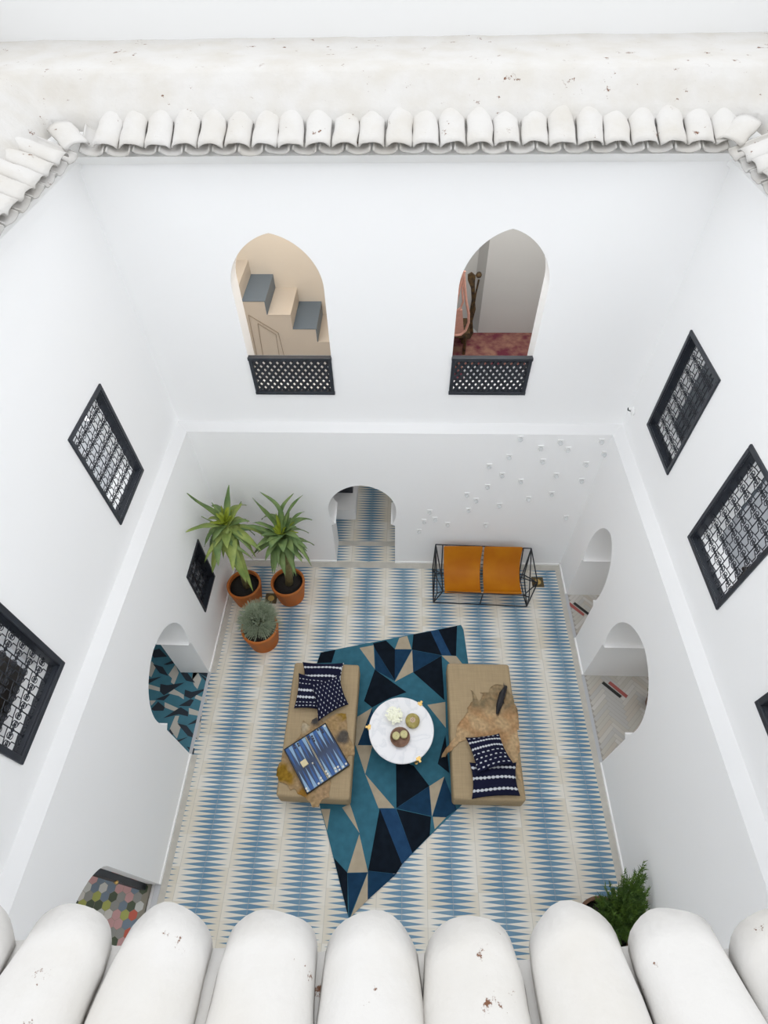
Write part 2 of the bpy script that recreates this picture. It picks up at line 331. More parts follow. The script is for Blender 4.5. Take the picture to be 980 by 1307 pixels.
# room behind left door: geometric tile floor
def pzoom(pts, ox, oy, s, z=0): return [tuple(az(ox+x/s, oy+y/s, z))[:2] for x, y in pts]
st(MB().box(-6.2, XL-.02, 1.8, 6.2, -.12, -.001).build('floor_room_left', M['t_teal']))
tl = MB()
def lt(pts, mi, z): tl.prism(pzoom(pts, 180, 780, 6.88), 0, z, mi)
for q in ([(455, 540), (500, 540), (530, 595), (495, 685), (468, 655), (447, 600)], [(300, 470), (332, 540), (290, 645), (262, 625), (272, 590), (240, 560)],
          [(290, 685), (375, 735), (375, 775), (330, 745), (240, 722)], [(208, 800), (330, 855), (335, 875), (285, 875), (205, 845)],
          [(62, 640), (165, 672), (165, 705), (60, 680)], [(75, 785), (130, 785), (90, 830)], [(485, 735), (580, 770), (578, 808), (470, 765)],
          [(420, 850), (540, 890), (535, 925), (420, 905)], [(300, 920), (335, 920), (318, 975), (350, 1010), (315, 1120), (250, 1040)],
          [(505, 975), (532, 965), (520, 1050), (500, 1140), (470, 1100)], [(95, 440), (130, 490), (90, 580), (62, 560), (75, 480)], [(500, 540), (455, 540), (440, 620)]): lt(q, 2, .001)
for q in ([(345, 538), (410, 545), (475, 630), (395, 610)], [(500, 540), (600, 610), (598, 650)], [(615, 540), (590, 590), (500, 540)], [(385, 690), (445, 710), (590, 675), (435, 770), (380, 745)],
          [(435, 772), (465, 780), (430, 835), (330, 832)], [(170, 640), (230, 650), (380, 628), (240, 715), (200, 740), (165, 705)], [(240, 730), (255, 732), (200, 785), (125, 775)],
          [(90, 860), (150, 795), (210, 845), (195, 875), (110, 875)], [(195, 940), (335, 850), (350, 845), (415, 885), (412, 925), (330, 905)], [(318, 985), (400, 1005), (495, 1125), (410, 1095)],
          [(405, 1000), (532, 920), (520, 975)], [(312, 1135), (410, 1105), (330, 1150)], [(400, 1190), (470, 1205), (462, 1265)], [(105, 465), (190, 490), (240, 570), (165, 545)],
          [(55, 600), (180, 575), (60, 640)], [(195, 470), (285, 430), (300, 455), (230, 472)], [(255, 1035), (285, 1080), (270, 1090), (245, 1050)], [(85, 350), (160, 330), (230, 400), (110, 410)]): lt(q, 1, .0012)
o = tl.build('floor_tiles_left', [M['t_teal'], M['t_navy'], M['t_cream']]); st(o)
# room behind right doors: herringbone
def herring():
    mb = MB(); cols = []; L, W = .36, .06; a = math.radians(45); ca, sa = math.cos(a), math.sin(a)
    def put(x, y, dx, dy):
        c = random.choice([srgb(212, 208, 200), srgb(204, 200, 190), srgb(218, 214, 208), srgb(206, 198, 186), srgb(200, 198, 194)])
        r = [(x, y), (x+dx, y), (x+dx, y+dy), (x, y+dy)]; g = .002
        r = [(x+g, y+g), (x+dx-g, y+g), (x+dx-g, y+dy-g), (x+g, y+dy-g)]
        q = [(5.2+u*ca-v*sa, 3.2+u*sa+v*ca) for u, v in r]
        if any(not (XR-.15 < X < 7.2 and .1 < Y < 6.25) for X, Y in q): return
        q = [(max(X, XR+.03), Y) for X, Y in q]
        if max(X for X, Y in q)-XR-.03 < .01: return
        mb.add([(X, Y, .001) for X, Y in q], [(0, 1, 2, 3)]); cols.extend([c]*4)
    n = int(L/W)
    for i in range(-80, 80):
        for j in range(-12, 12):
            bx = i*W+j*L*1.0; by = i*W-j*L
            put(bx, by, L, W); put(bx, by+W, W, L)
    return mb, cols
hb, hc = herring()
st(MB().box(XR+.02, 7.3, 0, 6.3, -.12, .0).build('floor_room_right', mat('pale_grout', srgb(178, 174, 166), .9)))
st(hb.build('floor_herringbone', mat('pale_planks', (1, 1, 1), .6, attr=True), col=hc))
# room behind the back door
st(MB().box(-2.6, 1.6, YB+.5, 9.6, -.1, 0).build('floor_room_back', M['court']))
bx = MB().box(-1.9, az(455, 655, 0).x, 7.15, 9.4, 0, .30); st(bx.build('trim_4', M['plaster']), 'low white plaster step beside the passage')
st(MB().box(-1.9, -.98, 7.62, 9.4, .30, 1.6).build('door_1', M['frame_black']))
# vestibule hexagon tiles
hx = MB(); hcol = []; pal = [srgb(*c) for c in ((70, 84, 62), (202, 92, 72), (206, 160, 160), (206, 208, 204), (116, 134, 152), (172, 178, 92), (150, 152, 148), (70, 84, 62), (214, 212, 206))]
Rh = .064; wv = Rh*math.sqrt(3)
for i in range(-1, 27):
    for j in range(-1, 30):
        cx, cyy = -6.0+i*wv+(j % 2)*wv/2, -.9+j*Rh*1.5
        if cx > XL-.15: continue
        hx.add([(cx+Rh*.97*math.sin(k*PI/3), cyy+Rh*.97*math.cos(k*PI/3), .001) for k in range(6)], [(5, 4, 3, 2, 1, 0)]); hcol += [random.choice(pal)]*6
st(MB().box(-6.2, XL-.12, -1.1, 1.75, -.118, .0004).build('floor_vestibule', M['grout']))
st(hx.build('floor_hexagons', mat('hexagon_tiles', (1, 1, 1), .5, attr=True), col=hcol))
# enclosures of the rooms
P_ = M['plaster']
st(MB().box(-6.3, -6.2, -1.2, 6.6, -.1, 3.35).box(-6.2, XL-.5, 6.2, 6.3, -.1, 3.35).box(-6.2, XL-.5, 1.75, 1.85, -.1, 3.35).box(-6.2, XL-.12, -1.2, -1.1, -.1, 3.35).build('wall_room_left', P_))
st(MB().box(7.3, 7.4, -.3, 6.6, -.1, 3.35).box(XR+1.1, 7.3, 6.3, 6.4, -.1, 3.35).box(XR+1.1, 7.3, -.1, 0, -.1, 3.35).build('wall_room_right', P_))
st(MB().box(-2.7, 1.7, 9.6, 9.7, -.1, 3.35).box(-2.7, -2.6, YB+.5, 9.6, -.1, 3.35).box(1.6, 1.7, YB+.5, 9.6, -.1, 3.35).build('wall_room_back', P_))
st(MB().box(-6.3, XL-.5, -1.2, 6.3, 3.30, 3.40).box(-6.3, 7.4, YB+.5, 9.7, 3.30, 3.40).box(XR+1.1, 7.4, -.3, YB+.5, 3.30, 3.40).box(XL-.5, XL-D-.3, YF, YB+.5, 3.36, 3.40).box(XR+D+.3, XR+1.1, YF, YB+.5, 3.36, 3.40).box(XL-.5, XR+1.1, YB+.44, YB+.5, 3.36, 3.4).build('floor_gallery', mat('pale_gallery_floor', srgb(205, 208, 212), .7, var=.1)))
st(MB().box(-5.6, -5.5, -.5, 6.25, 3.4, 6.9).box(5.5, 5.6, -.5, 6.25, 3.4, 6.9).box(-5.5, XL-D-.3, -.6, -.5, 3.4, 6.9).box(XR+D+.3, 5.5, -.6, -.5, 3.4, 6.9).build('wall_gallery', P_))
wl_ = M['warm_plaster']
st(MB().box(-3.7, -.3, 8.83, 8.93, 3.4, 6.9).box(-3.8, -3.7, YB+.45, 8.93, 3.4, 6.9).box(-.4, -.3, YB+.45, 8.83, 3.4, 6.9).build('wall_stairwell', wl_))
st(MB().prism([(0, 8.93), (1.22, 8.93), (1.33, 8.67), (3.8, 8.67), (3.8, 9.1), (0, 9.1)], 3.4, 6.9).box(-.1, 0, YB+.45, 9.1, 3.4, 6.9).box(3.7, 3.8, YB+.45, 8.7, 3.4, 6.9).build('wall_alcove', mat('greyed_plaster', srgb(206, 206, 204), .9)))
st(MB().box(-5.6, XL-.1, -1.2, 6.35, 6.86, 6.94).box(XR+.1, 5.6, -1.2, 6.35, 6.86, 6.94).box(-5.6, 5.6, YB+.3, 9.7, 6.86, 6.94).build('ceiling', P_))
# dark contents set behind the gallery grilles
def cabinet(loc, sx, sy, sz, label, rz=0):
    e = empty('wooden_chest', loc, label, 'chest', rz=rz)
    MB().box(-sx/2, sx/2, -sy/2, sy/2, 0, sz).build('body', M['dark_wood'], e, bevel=.01)
    MB().box(-sx/2-.02, sx/2+.02, -sy/2-.02, sy/2+.02, sz, sz+.04).build('lid', M['dark_wood'], e, bevel=.008)
    return e
e = empty('wardrobe', (4.05, 5.35, 3.4), 'slate grey boarded wardrobe glimpsed behind the far right grille', 'wardrobe')
MB().box(-.2, .3, -.75, .75, 0, 1.9).build('body', M['grey_gloss'], e, bevel=.01)
for k in range(5): MB().box(-.225, -.2, -.72+k*.29, -.45+k*.29, .06, 1.84).build('board', M['grey_gloss'], e, bevel=.006)
cabinet((4.05, 3.25, 3.4), .6, .42, .45, 'dark wooden chest glimpsed behind the large middle right grille')
cabinet((-4.25, 1.80, 3.4), .9, .9, 1.0, 'black wooden chest added for the dark area behind the near left grille')  # added to stand for the dark depth behind this grille
# ------------------------------------------------------------------ roof: mitred ring
RXL, RXR, RYF, RYB = -3.095, 2.975, .075, 5.945
def ring(name, prof, m, closed=True):
    mb = MB(); n = len(prof); vs = []
    for t, z in prof: vs += [(RXL-t, RYF-t, z), (RXR+t, RYF-t, z), (RXR+t, RYB+t, z), (RXL-t, RYB+t, z)]
    fs = []
    for i in range(n if closed else n-1):
        k = (i+1) % n
        for j in range(4): fs.append((i*4+j, i*4+(j+1) % 4, k*4+(j+1) % 4, k*4+j))
    mb.add(vs, fs); return st(mb.build(name, m))
ring('trim_5', [(.10, 7.03), (.17, 6.95), (.255, 6.93), (.275, 6.905), (.9, 6.905), (.9, 7.30), (.42, 7.26)], M['trim'])
def subring(name, prof, m, amp=.012, step=.12):
    """the mortar bank with a hand-trowelled surface"""
    mb = MB()
    for side in range(4):
        xa, xb = (RXL, RXR) if side in (0, 2) else (RYF, RYB)
        n = int((xb-xa)/step); rows = []
        for t, z in prof:
            r = []
            for i in range(n+1):
                f = i/n; u = (xa-t)+f*((xb+t)-(xa-t))
                if side == 0: p = Vector((u, RYF-t, z))
                elif side == 2: p = Vector((u, RYB+t, z))
                elif side == 1: p = Vector((RXR+t, u, z))
                else: p = Vector((RXL-t, u, z))
                q = noise.noise(p*3.1)*amp+noise.noise(p*9)*amp*.4
                p.z += q; r.append(p)
            rows.append(r)
        for a in range(len(prof)-1):
            for i in range(n):
                q = [rows[a][i], rows[a][i+1], rows[a+1][i+1], rows[a+1][i]]
                mb.add(q, [(0, 1, 2, 3)])
    o = mb.build(name, m, smooth=True); bm = bmesh.new(); bm.from_mesh(o.data); bmesh.ops.remove_doubles(bm, verts=bm.verts, dist=.0005); bmesh.ops.recalc_face_normals(bm, faces=bm.faces); bm.to_mesh(o.data); bm.free()
    for p in o.data.polygons: p.use_smooth = True
    return st(o)
subring('trim_6', [(.30, 7.12), (.33, 7.285), (.40, 7.35), (.46, 7.40), (.55, 7.48), (.64, 7.56), (.70, 7.585), (1.0, 7.59), (1.3, 7.59), (1.85, 7.60)], M['clay'])
ring('wall_terrace', [(1.84, 7.55), (1.84, 8.5), (2.0, 8.5), (2.0, 7.0)], mat('terrace_plaster', (.71, .71, .705), .9), closed=False)
def tile_mesh(r, ln, th, up, seed, taper=.86, hf=.55, tip=0, amp=.006):
    """half-round barrel tile running along +Y; up=True arches upward"""
    mb = MB(); n, k = 14, 8; vs = []; s = 1 if up else -1; rnd = random.Random(seed)
    for i in range(k+1):
        f = i/k; y = f*ln
        for rr in (r, r-th):
            R = rr*(1-(1-taper)*f if up else 1-(1-taper)*(1-f)*.0)
            for j in range(n+1):
                a = PI*(.02+.96*j/n); p = Vector((R*math.cos(a), y, s*R*hf*math.sin(a)))
                nn = noise.noise(Vector((p.x*9+seed*3.7, p.y*7, p.z*9)))*amp
                if i == 0: p.y += noise.noise(Vector((j*.3, seed*1.3, 2)))*.010
                if tip: p.y += tip*(1-math.sin(a)**1.1)*(1-f)**2
                p += Vector((math.cos(a), 0, s*math.sin(a)))*nn; vs.append(p)
    W = n+1; st_ = 2*W; fs = []; ms = []
    for i in range(k):
        b, c = i*st_, (i+1)*st_
        for j in range(n):
            fs.append((b+j, b+j+1, c+j+1, c+j)); fs.append((b+W+j, c+W+j, c+W+j+1, b+W+j+1))
        for j in (0, n): fs.append((b+j, c+j, c+W+j, b+W+j))
    for i in (0, k):
        b = i*st_
        for j in range(n): fs.append((b+j, b+W+j, b+W+j+1, b+j+1))
    mb.add(vs, fs)
    me = bpy.data.meshes.new('roof_tile'); me.from_pydata(mb.v, [], mb.f); me.materials.append(M['clay'])
    bm = bmesh.new(); bm.from_mesh(me); bmesh.ops.recalc_face_normals(bm, faces=bm.faces); bm.to_mesh(me); bm.free()
    for p in me.polygons: p.use_smooth = True
    return me
SL = .42
covers = [tile_mesh(.124, .50, .016, True, s, taper=1.0, hf=.46, amp=.014) for s in range(5)]
pans = [tile_mesh(.118, .50, .016, False, s+10, hf=.5, amp=.008) for s in range(5)]
covers_f = [tile_mesh(.122, .62, .02, True, s+20, taper=1.28, hf=.60, tip=.07, amp=.016) for s in range(4)]
pans_f = [tile_mesh(.11, .60, .02, False, s+30, hf=.22, amp=.012) for s in range(4)]
def put_tile(me, loc, rz, label, group, cat='roof tile', j=0):
    o = bpy.data.objects.new('roof_tile', me); C.objects.link(o); o.location = loc
    o.rotation_euler = (math.atan(SL)+random.uniform(-.02, .02), random.uniform(-.04, .04), rz+random.uniform(-j, j))
    return tag(o, label, cat, group)
sp = .2549; x0 = az(322.5, 192, 7.08).x   # a pan lobe
n0 = int((x0-RXL-.1)/sp)
for i in range(30):
    x = x0+(i-n0)*sp
    if x > RXR-.05: break
    put_tile(pans[i % 5], (x, RYB+random.uniform(-.012, .012), 7.115), 0, 'white limewashed trough tile whose lip hangs over the court along the far eave', 'trough tiles of the far eave', j=.03)
    put_tile(covers[i % 5], (x+sp/2, RYB+.03+random.uniform(-.012, .015), 7.12), 0, 'white limewashed arched tile capping the joint between trough tiles, far eave', 'arched cover tiles of the far eave', j=.04)
for s, X, rz in ((-1, RXL, PI/2), (1, RXR, -PI/2)):
    sd_ = 'left' if s < 0 else 'right'
    for i in range(9):
        y = RYB-.16-i*sp
        put_tile(pans[(i+2) % 5], (X, y, 7.115), rz, 'white limewashed trough tile whose lip overhangs the %s wall' % sd_, 'trough tiles of the %s eave' % sd_, j=.03)
        put_tile(covers[(i+3) % 5], (X+s*.03, y-sp/2, 7.12), rz, 'white limewashed arched tile on the eave above the %s wall' % sd_, 'arched cover tiles of the %s eave' % sd_, j=.04)
for s, X in ((-1, RXL), (1, RXR)):
    put_tile(covers[1], (X+s*.0, RYB+.0, 7.135), -s*-PI/4 if False else (PI/4 if s < 0 else -PI/4), 'white limewashed arched tile set diagonally at the far %s corner of the eaves' % ('left' if s < 0 else 'right'), None).scale = (1, .62, 1)
fx = [-1.12, -.86, -.596, -.324, -.06, .198, .47, .725, .985, 1.25]
nm = ['leftmost, half cut off by the frame', 'second from the left, below the hexagon tiled doorway', 'third from the left', 'fourth from the left', 'middle one, below the point of the rug',
      'fifth from the right, below the striped floor', 'fourth from the right, ending beside the dark green shrub', 'third from the right, overlapping the dark green shrub', 'rightmost with cracked rim', 'outside right edge']
nm = ['half cut off at the left frame edge', 'just below the hexagon tiled doorway', 'third from the left frame edge', 'just left of the point of the rug', 'just right of the point of the rug',
      'centre right, below open striped floor', 'its rim left of the dark green shrub', 'its rim in front of the dark green shrub', 'large with cracked rim, far right', 'beyond the right frame edge']
for i, x in enumerate(fx):
    y = RYF+.012+(x > .3)*.03
    rz = PI+(.22*(x-(-.1)))*-1*-1*.35
    put_tile(covers_f[i % 4], (x, y, 7.105), rz, 'large white limewashed arched roof tile in the near eave, '+nm[i], 'large arched tiles of the near eave')
    if i < len(fx)-1:
        put_tile(pans_f[i % 4], ((x+fx[i+1])/2, y-.05, 7.14), PI+.03*x, 'white limewashed trough tile between two large arched tiles of the near eave', 'trough tiles of the near eave')
# ------------------------------------------------------------------ iron grilles
def scroll(cx, cz, r, a0, sgn, y, turns=1.35, n=13):
    pts = []
    for i in range(n):
        f = i/(n-1); a = a0+sgn*2*PI*turns*f; rr = r*(1-.70*f); pts.append((cx+rr*math.cos(a)-r*math.cos(a0), y, cz+rr*math.sin(a)-r*math.sin(a0)))
    return pts
def grille_bars(w_, h_, nu, nz):
    mb = MB(); du, dz = w_/nu, h_/nz
    for i in range(1, nu): mb.tube([(i*du-w_/2, 0, 0), (i*du-w_/2, 0, h_)], .0058, 5)
    for k in range(0, nz+1):
        for i in range(nu):
            cx = (i+.5)*du-w_/2; z = k*dz
            if k < nz:
                # small T motif in the middle of every panel
                mb.tube([(cx-du*.5, .004, z+dz*.18), (cx+du*.18, .004, z+dz*.36), (cx+du*.5, .004, z+dz*.40)], .0045, 4)
                mb.tube([(cx, .004, z+dz*.32), (cx, .004, z+dz*.66), (cx-du*.22, .004, z+dz*.74)], .0045, 4)
            for sx in (-1, 1):
                for sz in (-1, 1):
                    zz = z+sz*dz*.10
                    if zz < 0 or zz > h_: continue
                    mb.tube(scroll(cx+sx*du*.46, zz, du*.235, PI/2*(1-sx), -sx*sz, .0), .0047, 4)
        for i in range(nu+1):
            if 0 < k < nz and 0 < i < nu: mb.lathe([(.002, -.012), (.013, -.006), (.013, .006), (.002, .012)], 6, (i*du-w_/2, 0, k*dz))
    return mb
def make_grille(name, w_, h_, nu, nz, side, pos, label, group, rim=.05, dark=True):
    """local frame: x along the wall, -y towards the court, z up; origin at the bottom centre of the frame"""
    e = empty(name, pos, label, 'window grille', group, rz=(-PI/2 if side == 'R' else PI/2))
    f = MB(); t = rim; o_ = .02
    f.box(-w_/2, w_/2, -o_, .005, 0, t); f.box(-w_/2, w_/2, -o_, .005, h_-t, h_); f.box(-w_/2, -w_/2+t, -o_, .005, t, h_-t); f.box(w_/2-t, w_/2, -o_, .005, t, h_-t)
    f.build('frame', M['frame_black'], e, bevel=.008)
    g = MB(); d0, d1, s_ = .005, .10, .012   # timber lining of the reveal
    a = t-.012
    g.box(-w_/2+a, w_/2-a, d0, d1, a, a+s_); g.box(-w_/2+a, w_/2-a, d0, d1, h_-a-s_, h_-a); g.box(-w_/2+a, -w_/2+a+s_, d0, d1, a, h_-a); g.box(w_/2-a-s_, w_/2-a, d0, d1, a, h_-a)
    g.build('lining', M['frame_black'], e)
    b = grille_bars(w_-2*a-2*s_, h_-2*a-2*s_, nu, nz).build('scrollwork', M['iron'], e); b.location = (0, .055, a+s_)
    return e
GG = 'black wrought iron window grilles of the upper walls'
make_grille('window_grille', GL1[1]-GL1[0], 1.39, 5, 7, 'L', (XL-D, sum(GL1)/2, 3.80), 'black iron scrollwork window grille on the left wall, the one nearer the back corner', GG)
make_grille('window_grille', GL2[1]-GL2[0], 1.39, 5, 7, 'L', (XL-D, sum(GL2)/2, 3.79), 'black iron scrollwork window grille cut off by the left frame edge', GG, rim=.06)
make_grille('window_grille', GR1[1]-GR1[0], 1.41, 5, 7, 'R', (XR+D, sum(GR1)/2, 4.02), 'dark iron window grille on the right wall, nearest the back corner', GG)
make_grille('window_grille', GR2[1]-GR2[0], 1.435, 5, 7, 'R', (XR+D, sum(GR2)/2, 3.945), 'large black scrollwork window grille in the middle of the right wall', GG)
make_grille('window_grille', GR3[1]-GR3[0], 1.41, 5, 7, 'R', (XR+D, sum(GR3)/2, 3.97), 'black window grille of which only a corner shows at the right frame edge', GG, rim=.06)
# small ground-floor grille beside the aloes
e = empty('window_grille', (XL, 4.81, .88), 'small black iron window grille low on the left wall beside the potted plants', 'window grille', rz=PI/2)
f = MB(); w_, h_, t = .71, 1.08, .04
f.box(-w_/2, w_/2, -.015, .01, 0, t).box(-w_/2, w_/2, -.015, .01, h_-t, h_).box(-w_/2, -w_/2+t, -.015, .01, t, h_-t).box(w_/2-t, w_/2, -.015, .01, t, h_-t); f.build('frame', M['frame_black'], e, bevel=.006)
g = MB().box(-w_/2+.03, w_/2-.03, .12, .14, .03, h_-.03).box(-w_/2+.03, -w_/2+.04, 0, .12, .03, h_-.03).box(w_/2-.04, w_/2-.03, 0, .12, .03, h_-.03).box(-w_/2+.03, w_/2-.03, 0, .12, .03, .04).box(-w_/2+.03, w_/2-.03, 0, .12, h_-.04, h_-.03)
g.build('lining', M['frame_black'], e)
gp = MB()
for i in range(2):
    for k in range(4): gp.box(-.2+i*.22, -.05+i*.22, .112, .12, .12+k*.24, .29+k*.24)
gp.build('pane', mat('greyed_window_glass', srgb(170, 174, 182), .25), e)
grille_bars(w_-.08, h_-.08, 3, 5).build('scrollwork', M['iron'], e).location = (0, .06, .04)
# balustrades in the arches
def balustrade(x0, x1, z0, z1, label):
    w_, h_ = x1-x0, z1-z0
    e = empty('lattice_balustrade', ((x0+x1)/2, YB+D, z0), label, 'balustrade', 'black lattice balustrades of the arched openings')
    t = .05; f = MB().box(-w_/2-.005, w_/2+.005, -.03, .03, 0, t).box(-w_/2-.005, w_/2+.005, -.04, .035, h_-.045, h_).box(-w_/2, -w_/2+t, -.03, .03, t, h_-.045).box(w_/2-t, w_/2, -.03, .03, t, h_-.045)
    f.build('frame', M['frame_black'], e, bevel=.007)
    lw, lh = w_-2*t, h_-t-.045; cu, cz = lw/11, lh/4.5; mb = MB()
    # lattice: slats in two diagonal directions, clipped to the frame, drawn as a sheet with lens-shaped holes
    import itertools
    bars = .5
    for sgn in (1, -1):
        for k in range(-12, 26):
            # line x = k*cu + sgn*z*cu/cz
            pts = []
            for zz in (0, lh): pts.append((k*cu+sgn*zz*cu/cz, zz))
            (xa, za), (xb, zb) = pts
            def clip(xa, za, xb, zb):
                t0, t1 = 0, 1; dx = xb-xa
                for lo, side in ((0, 1), (lw, -1)):
                    va, vb = side*(xa-lo), side*(xb-lo)
                    if va < 0 and vb < 0: return None
                    if va < 0: t0 = max(t0, va/(va-vb))
                    elif vb < 0: t1 = min(t1, va/(va-vb))
                return None if t1-t0 < .02 else (xa+dx*t0, za+(zb-za)*t0, xa+dx*t1, za+(zb-za)*t1)
            c = clip(xa, za, xb, zb)
            if not c: continue
            A, B = Vector((c[0]-lw/2, 0, c[1]+t)), Vector((c[2]-lw/2, 0, c[3]+t)); d = (B-A).normalized(); nrm = Vector((-d.z, 0, d.x))*.0185; yy = -.008*sgn
            q = [A+nrm, A-nrm, B-nrm, B+nrm]; v = [p+Vector((0, yy-.006, 0)) for p in q]+[p+Vector((0, yy+.006, 0)) for p in q]
            mb.add(v, [(0, 1, 2, 3), (7, 6, 5, 4), (0, 4, 5, 1), (1, 5, 6, 2), (2, 6, 7, 3), (3, 7, 4, 0)])
    mb.build('lattice', M['frame_black'], e)
balustrade(*WL, 3.985, 4.60, 'black lattice balustrade at the foot of the left arch, in front of the stairs')
balustrade(*WR, 4.0, 4.61, 'black lattice balustrade at the foot of the right arch, below the red carpet')
# pale backing low behind the balustrades: raised sill inside
st(MB().box(WL[0], WL[1], YB+D+.3, YB+D+.36, 3.4, 3.5).box(WR[0], WR[1], YB+D+.3, YB+D+.36, 3.4, 3.5).build('trim_7', M['trim']))
# ------------------------------------------------------------------ stair in the left arch
Ys, Yb = 8.0, 8.83
steps = MB(); xs = [-3.55, -2.86, -2.51, -2.155, -1.775, -1.40, -1.03, -.66]
zs = [4.86, 4.63, 4.39, 4.155, 3.905, 3.66, 3.5]
for i, z in enumerate(zs): steps.box(xs[i], xs[i+1], Ys, Yb, 3.4, z-.012)
stf = steps.build('staircase', M['stair_side']); st(stf, 'cream staircase with slate blue treads behind the left arch')
for i, z in enumerate(zs):
    if i % 2 == 0:
        tr = MB().box(xs[i], xs[i+1], Ys-.004, Yb, z-.012, z)
        zn = zs[i+1] if i+1 < len(zs) else z-.24
        tr.box(xs[i+1], xs[i+1]+.012, Ys-.004, Yb, zn, z); tr.build('tread', M['stair_blue'], stf)
    else: MB().box(xs[i], xs[i+1], Ys-.004, Yb, z-.012, z).build('tread', M['stair_side'], stf)
# cupboard door in the stair side
dl = MB(); ln = mat('pale_timber_line', srgb(176, 160, 142), .7)
pt = [ay(317, 402, 7.995), ay(355, 425, 7.995), ay(363, 456, 7.995), ay(331, 470, 7.995)]
pt2 = [ay(329, 413, 7.995), ay(352, 427, 7.995), ay(357, 458, 7.995), ay(338, 470, 7.995)]
for q in (pt, pt2):
    for a, b in zip(q[:3], q[1:]): dl.tube([a, b], .005, 4)
    dl.tube([q[0], q[3]], .006, 4)
od = dl.build('door_2', ln); st(od)
# ------------------------------------------------------------------ right arch contents
tag(MB().prism([(.05, 7.0), (1.0, 7.0), (1.0, 7.72), (3.6, 7.72), (3.6, 8.66), (.05, 8.66)], 3.401, 3.415).build('carpet', M['carpet']), 'worn red and brown carpet on the gallery floor behind the right arch', 'carpet')
e = empty('carved_chair', (.98, 8.45, 3.415), 'dark carved wooden chair with tall finials behind the right arch', 'chair')
def P2(px, py, Y): return ay(px, py, Y)-Vector((.98, 8.45, 3.415))
b = MB()
s0 = ay(600, 425, 8.4); topa = ay(602, 352, 8.4)
prof = [(585, 430), (598, 430), (599, 400), (602, 385), (601, 368), (597, 358), (597, 352), (602, 349), (607, 353), (606, 360), (606, 380), (607, 395), (603, 410), (604, 425), (600, 432), (586, 434)]
pf = [P2(x, y, 8.4) for x, y in prof]
b.add([p for p in pf]+[p+Vector((0, .05, 0)) for p in pf], [tuple(range(len(pf))), tuple(range(len(pf), 2*len(pf)))[::-1]]+[(i, i+len(pf), (i+1) % len(pf)+len(pf), (i+1) % len(pf)) for i in range(len(pf))])
b.build('backrest', M['gilt'], e)
b = MB().tube([P2(603, 400, 8.35), P2(607, 375, 8.35), P2(611, 357, 8.35)], [.02, .014, .016], 8)
b.lathe([(.002, -.05), (.04, -.03), (.05, .0), (.035, .035), (.002, .055)], 10, tuple(P2(611, 351, 8.35))); b.build('finial', M['gilt'], e)
MB().box(-.5, .12, -.5, -.05, .36, .44).build('seat', M['gilt'], e)
for sx in (-.42, .06):
    for sy in (-.42, -.1): MB().tube([(sx, sy, 0), (sx, sy, .36)], .028, 8).build('leg', M['gilt'], e)
cord = MB()
def loop(pts, Y, r): cord.tube([ay(x, y, Y) for x, y in pts], r, 8)
loop([(593, 346), (589, 358), (586, 370), (583, 382), (581, 392)], 7.6, .02)
loop([(592, 350), (593, 365), (595, 385), (598, 400), (598, 412), (594, 422), (588, 427), (582, 428), (576, 427)], 7.6, .02)
loop([(592, 350), (590, 372), (591, 385), (588, 393), (582, 397), (577, 397)], 7.6, .016)
tag(cord.build('looped_rope', M['pink']), 'pink looped rope hanging in the right arch beside the carved chair', 'rope')
cl = MB(); q = [ay(x, y, 7.7) for x, y in ((580, 397), (590, 396), (592, 425), (578, 427))]
cl.add(q+[p+Vector((0, .04, 0)) for p in q], [(0, 1, 2, 3), (7, 6, 5, 4), (0, 4, 5, 1), (1, 5, 6, 2), (2, 6, 7, 3), (3, 7, 4, 0)])
tag(cl.build('hanging_cloth', M['pink']), 'dusty pink cloth hanging at the left side of the right arch', 'cloth')
# ------------------------------------------------------------------ vestibule door frame
fr = MB(); outer = pointed(DH[0]-.02, DH[1]+.0, 0, 1.75, 2.3); inner = pointed(DH[0]+.05, DH[1]-.07, 0, 1.74, 2.22)
n = len(outer); vs = [(XL-.13, a, z) for a, z in outer]+[(XL-.13, a, z) for a, z in inner]+[(XL-.22, a, z) for a, z in outer]+[(XL-.22, a, z) for a, z in inner]
fs = []
for i in range(n-1): fs += [(i, i+1, n+i+1, n+i), (2*n+i, 3*n+i, 3*n+i+1, 2*n+i+1), (n+i, n+i+1, 3*n+i+1, 3*n+i), (i, 2*n+i, 2*n+i+1, i+1)]
e = empty('door_frame', (0, 0, 0)); e['kind'] = 'structure'; e.name = 'door_3'
vs = [(a_-.05, b_, c_) for a_, b_, c_ in vs]; fr.add(vs, fs).build('frame', M['frame_black'], e)
MB().lathe([(.002, -.02), (.022, -.012), (.022, .012), (.002, .02)], 10, (XL-.18, .71, 1.0)).build('latch', M['brass'], e)
# ------------------------------------------------------------------ inlaid bars in the right room floor (red/black)
def strip(pts, m, name, label):
    mb = MB(); q = [az(x, y, .004) for x, y in pts]; mb.prism([(p.x, p.y) for p in q], .001, .006); o = mb.build(name, m); return tag(o, label, 'floor inlay')
z4 = lambda pts: [(720+x/4.083, 660+y/4.083) for x, y in pts]
strip(z4([(195, 866), (205, 856), (300, 932), (290, 943)]), M['black'], 'floor_inlay', 'short black strip set in the herringbone floor through the wider right doorway')
strip(z4([(228, 866), (240, 855), (332, 930), (322, 943)]), M['red'], 'floor_inlay', 'short red strip set in the herringbone floor through the wider right doorway')
strip(z4([(46, 452), (55, 443), (136, 505), (130, 516)]), M['black'], 'floor_inlay', 'short black strip set in the floor through the narrow right doorway')
strip(z4([(28, 443), (40, 452), (106, 505), (100, 516), (28, 462)]), M['red'], 'floor_inlay', 'short red strip set in the floor through the narrow right doorway')
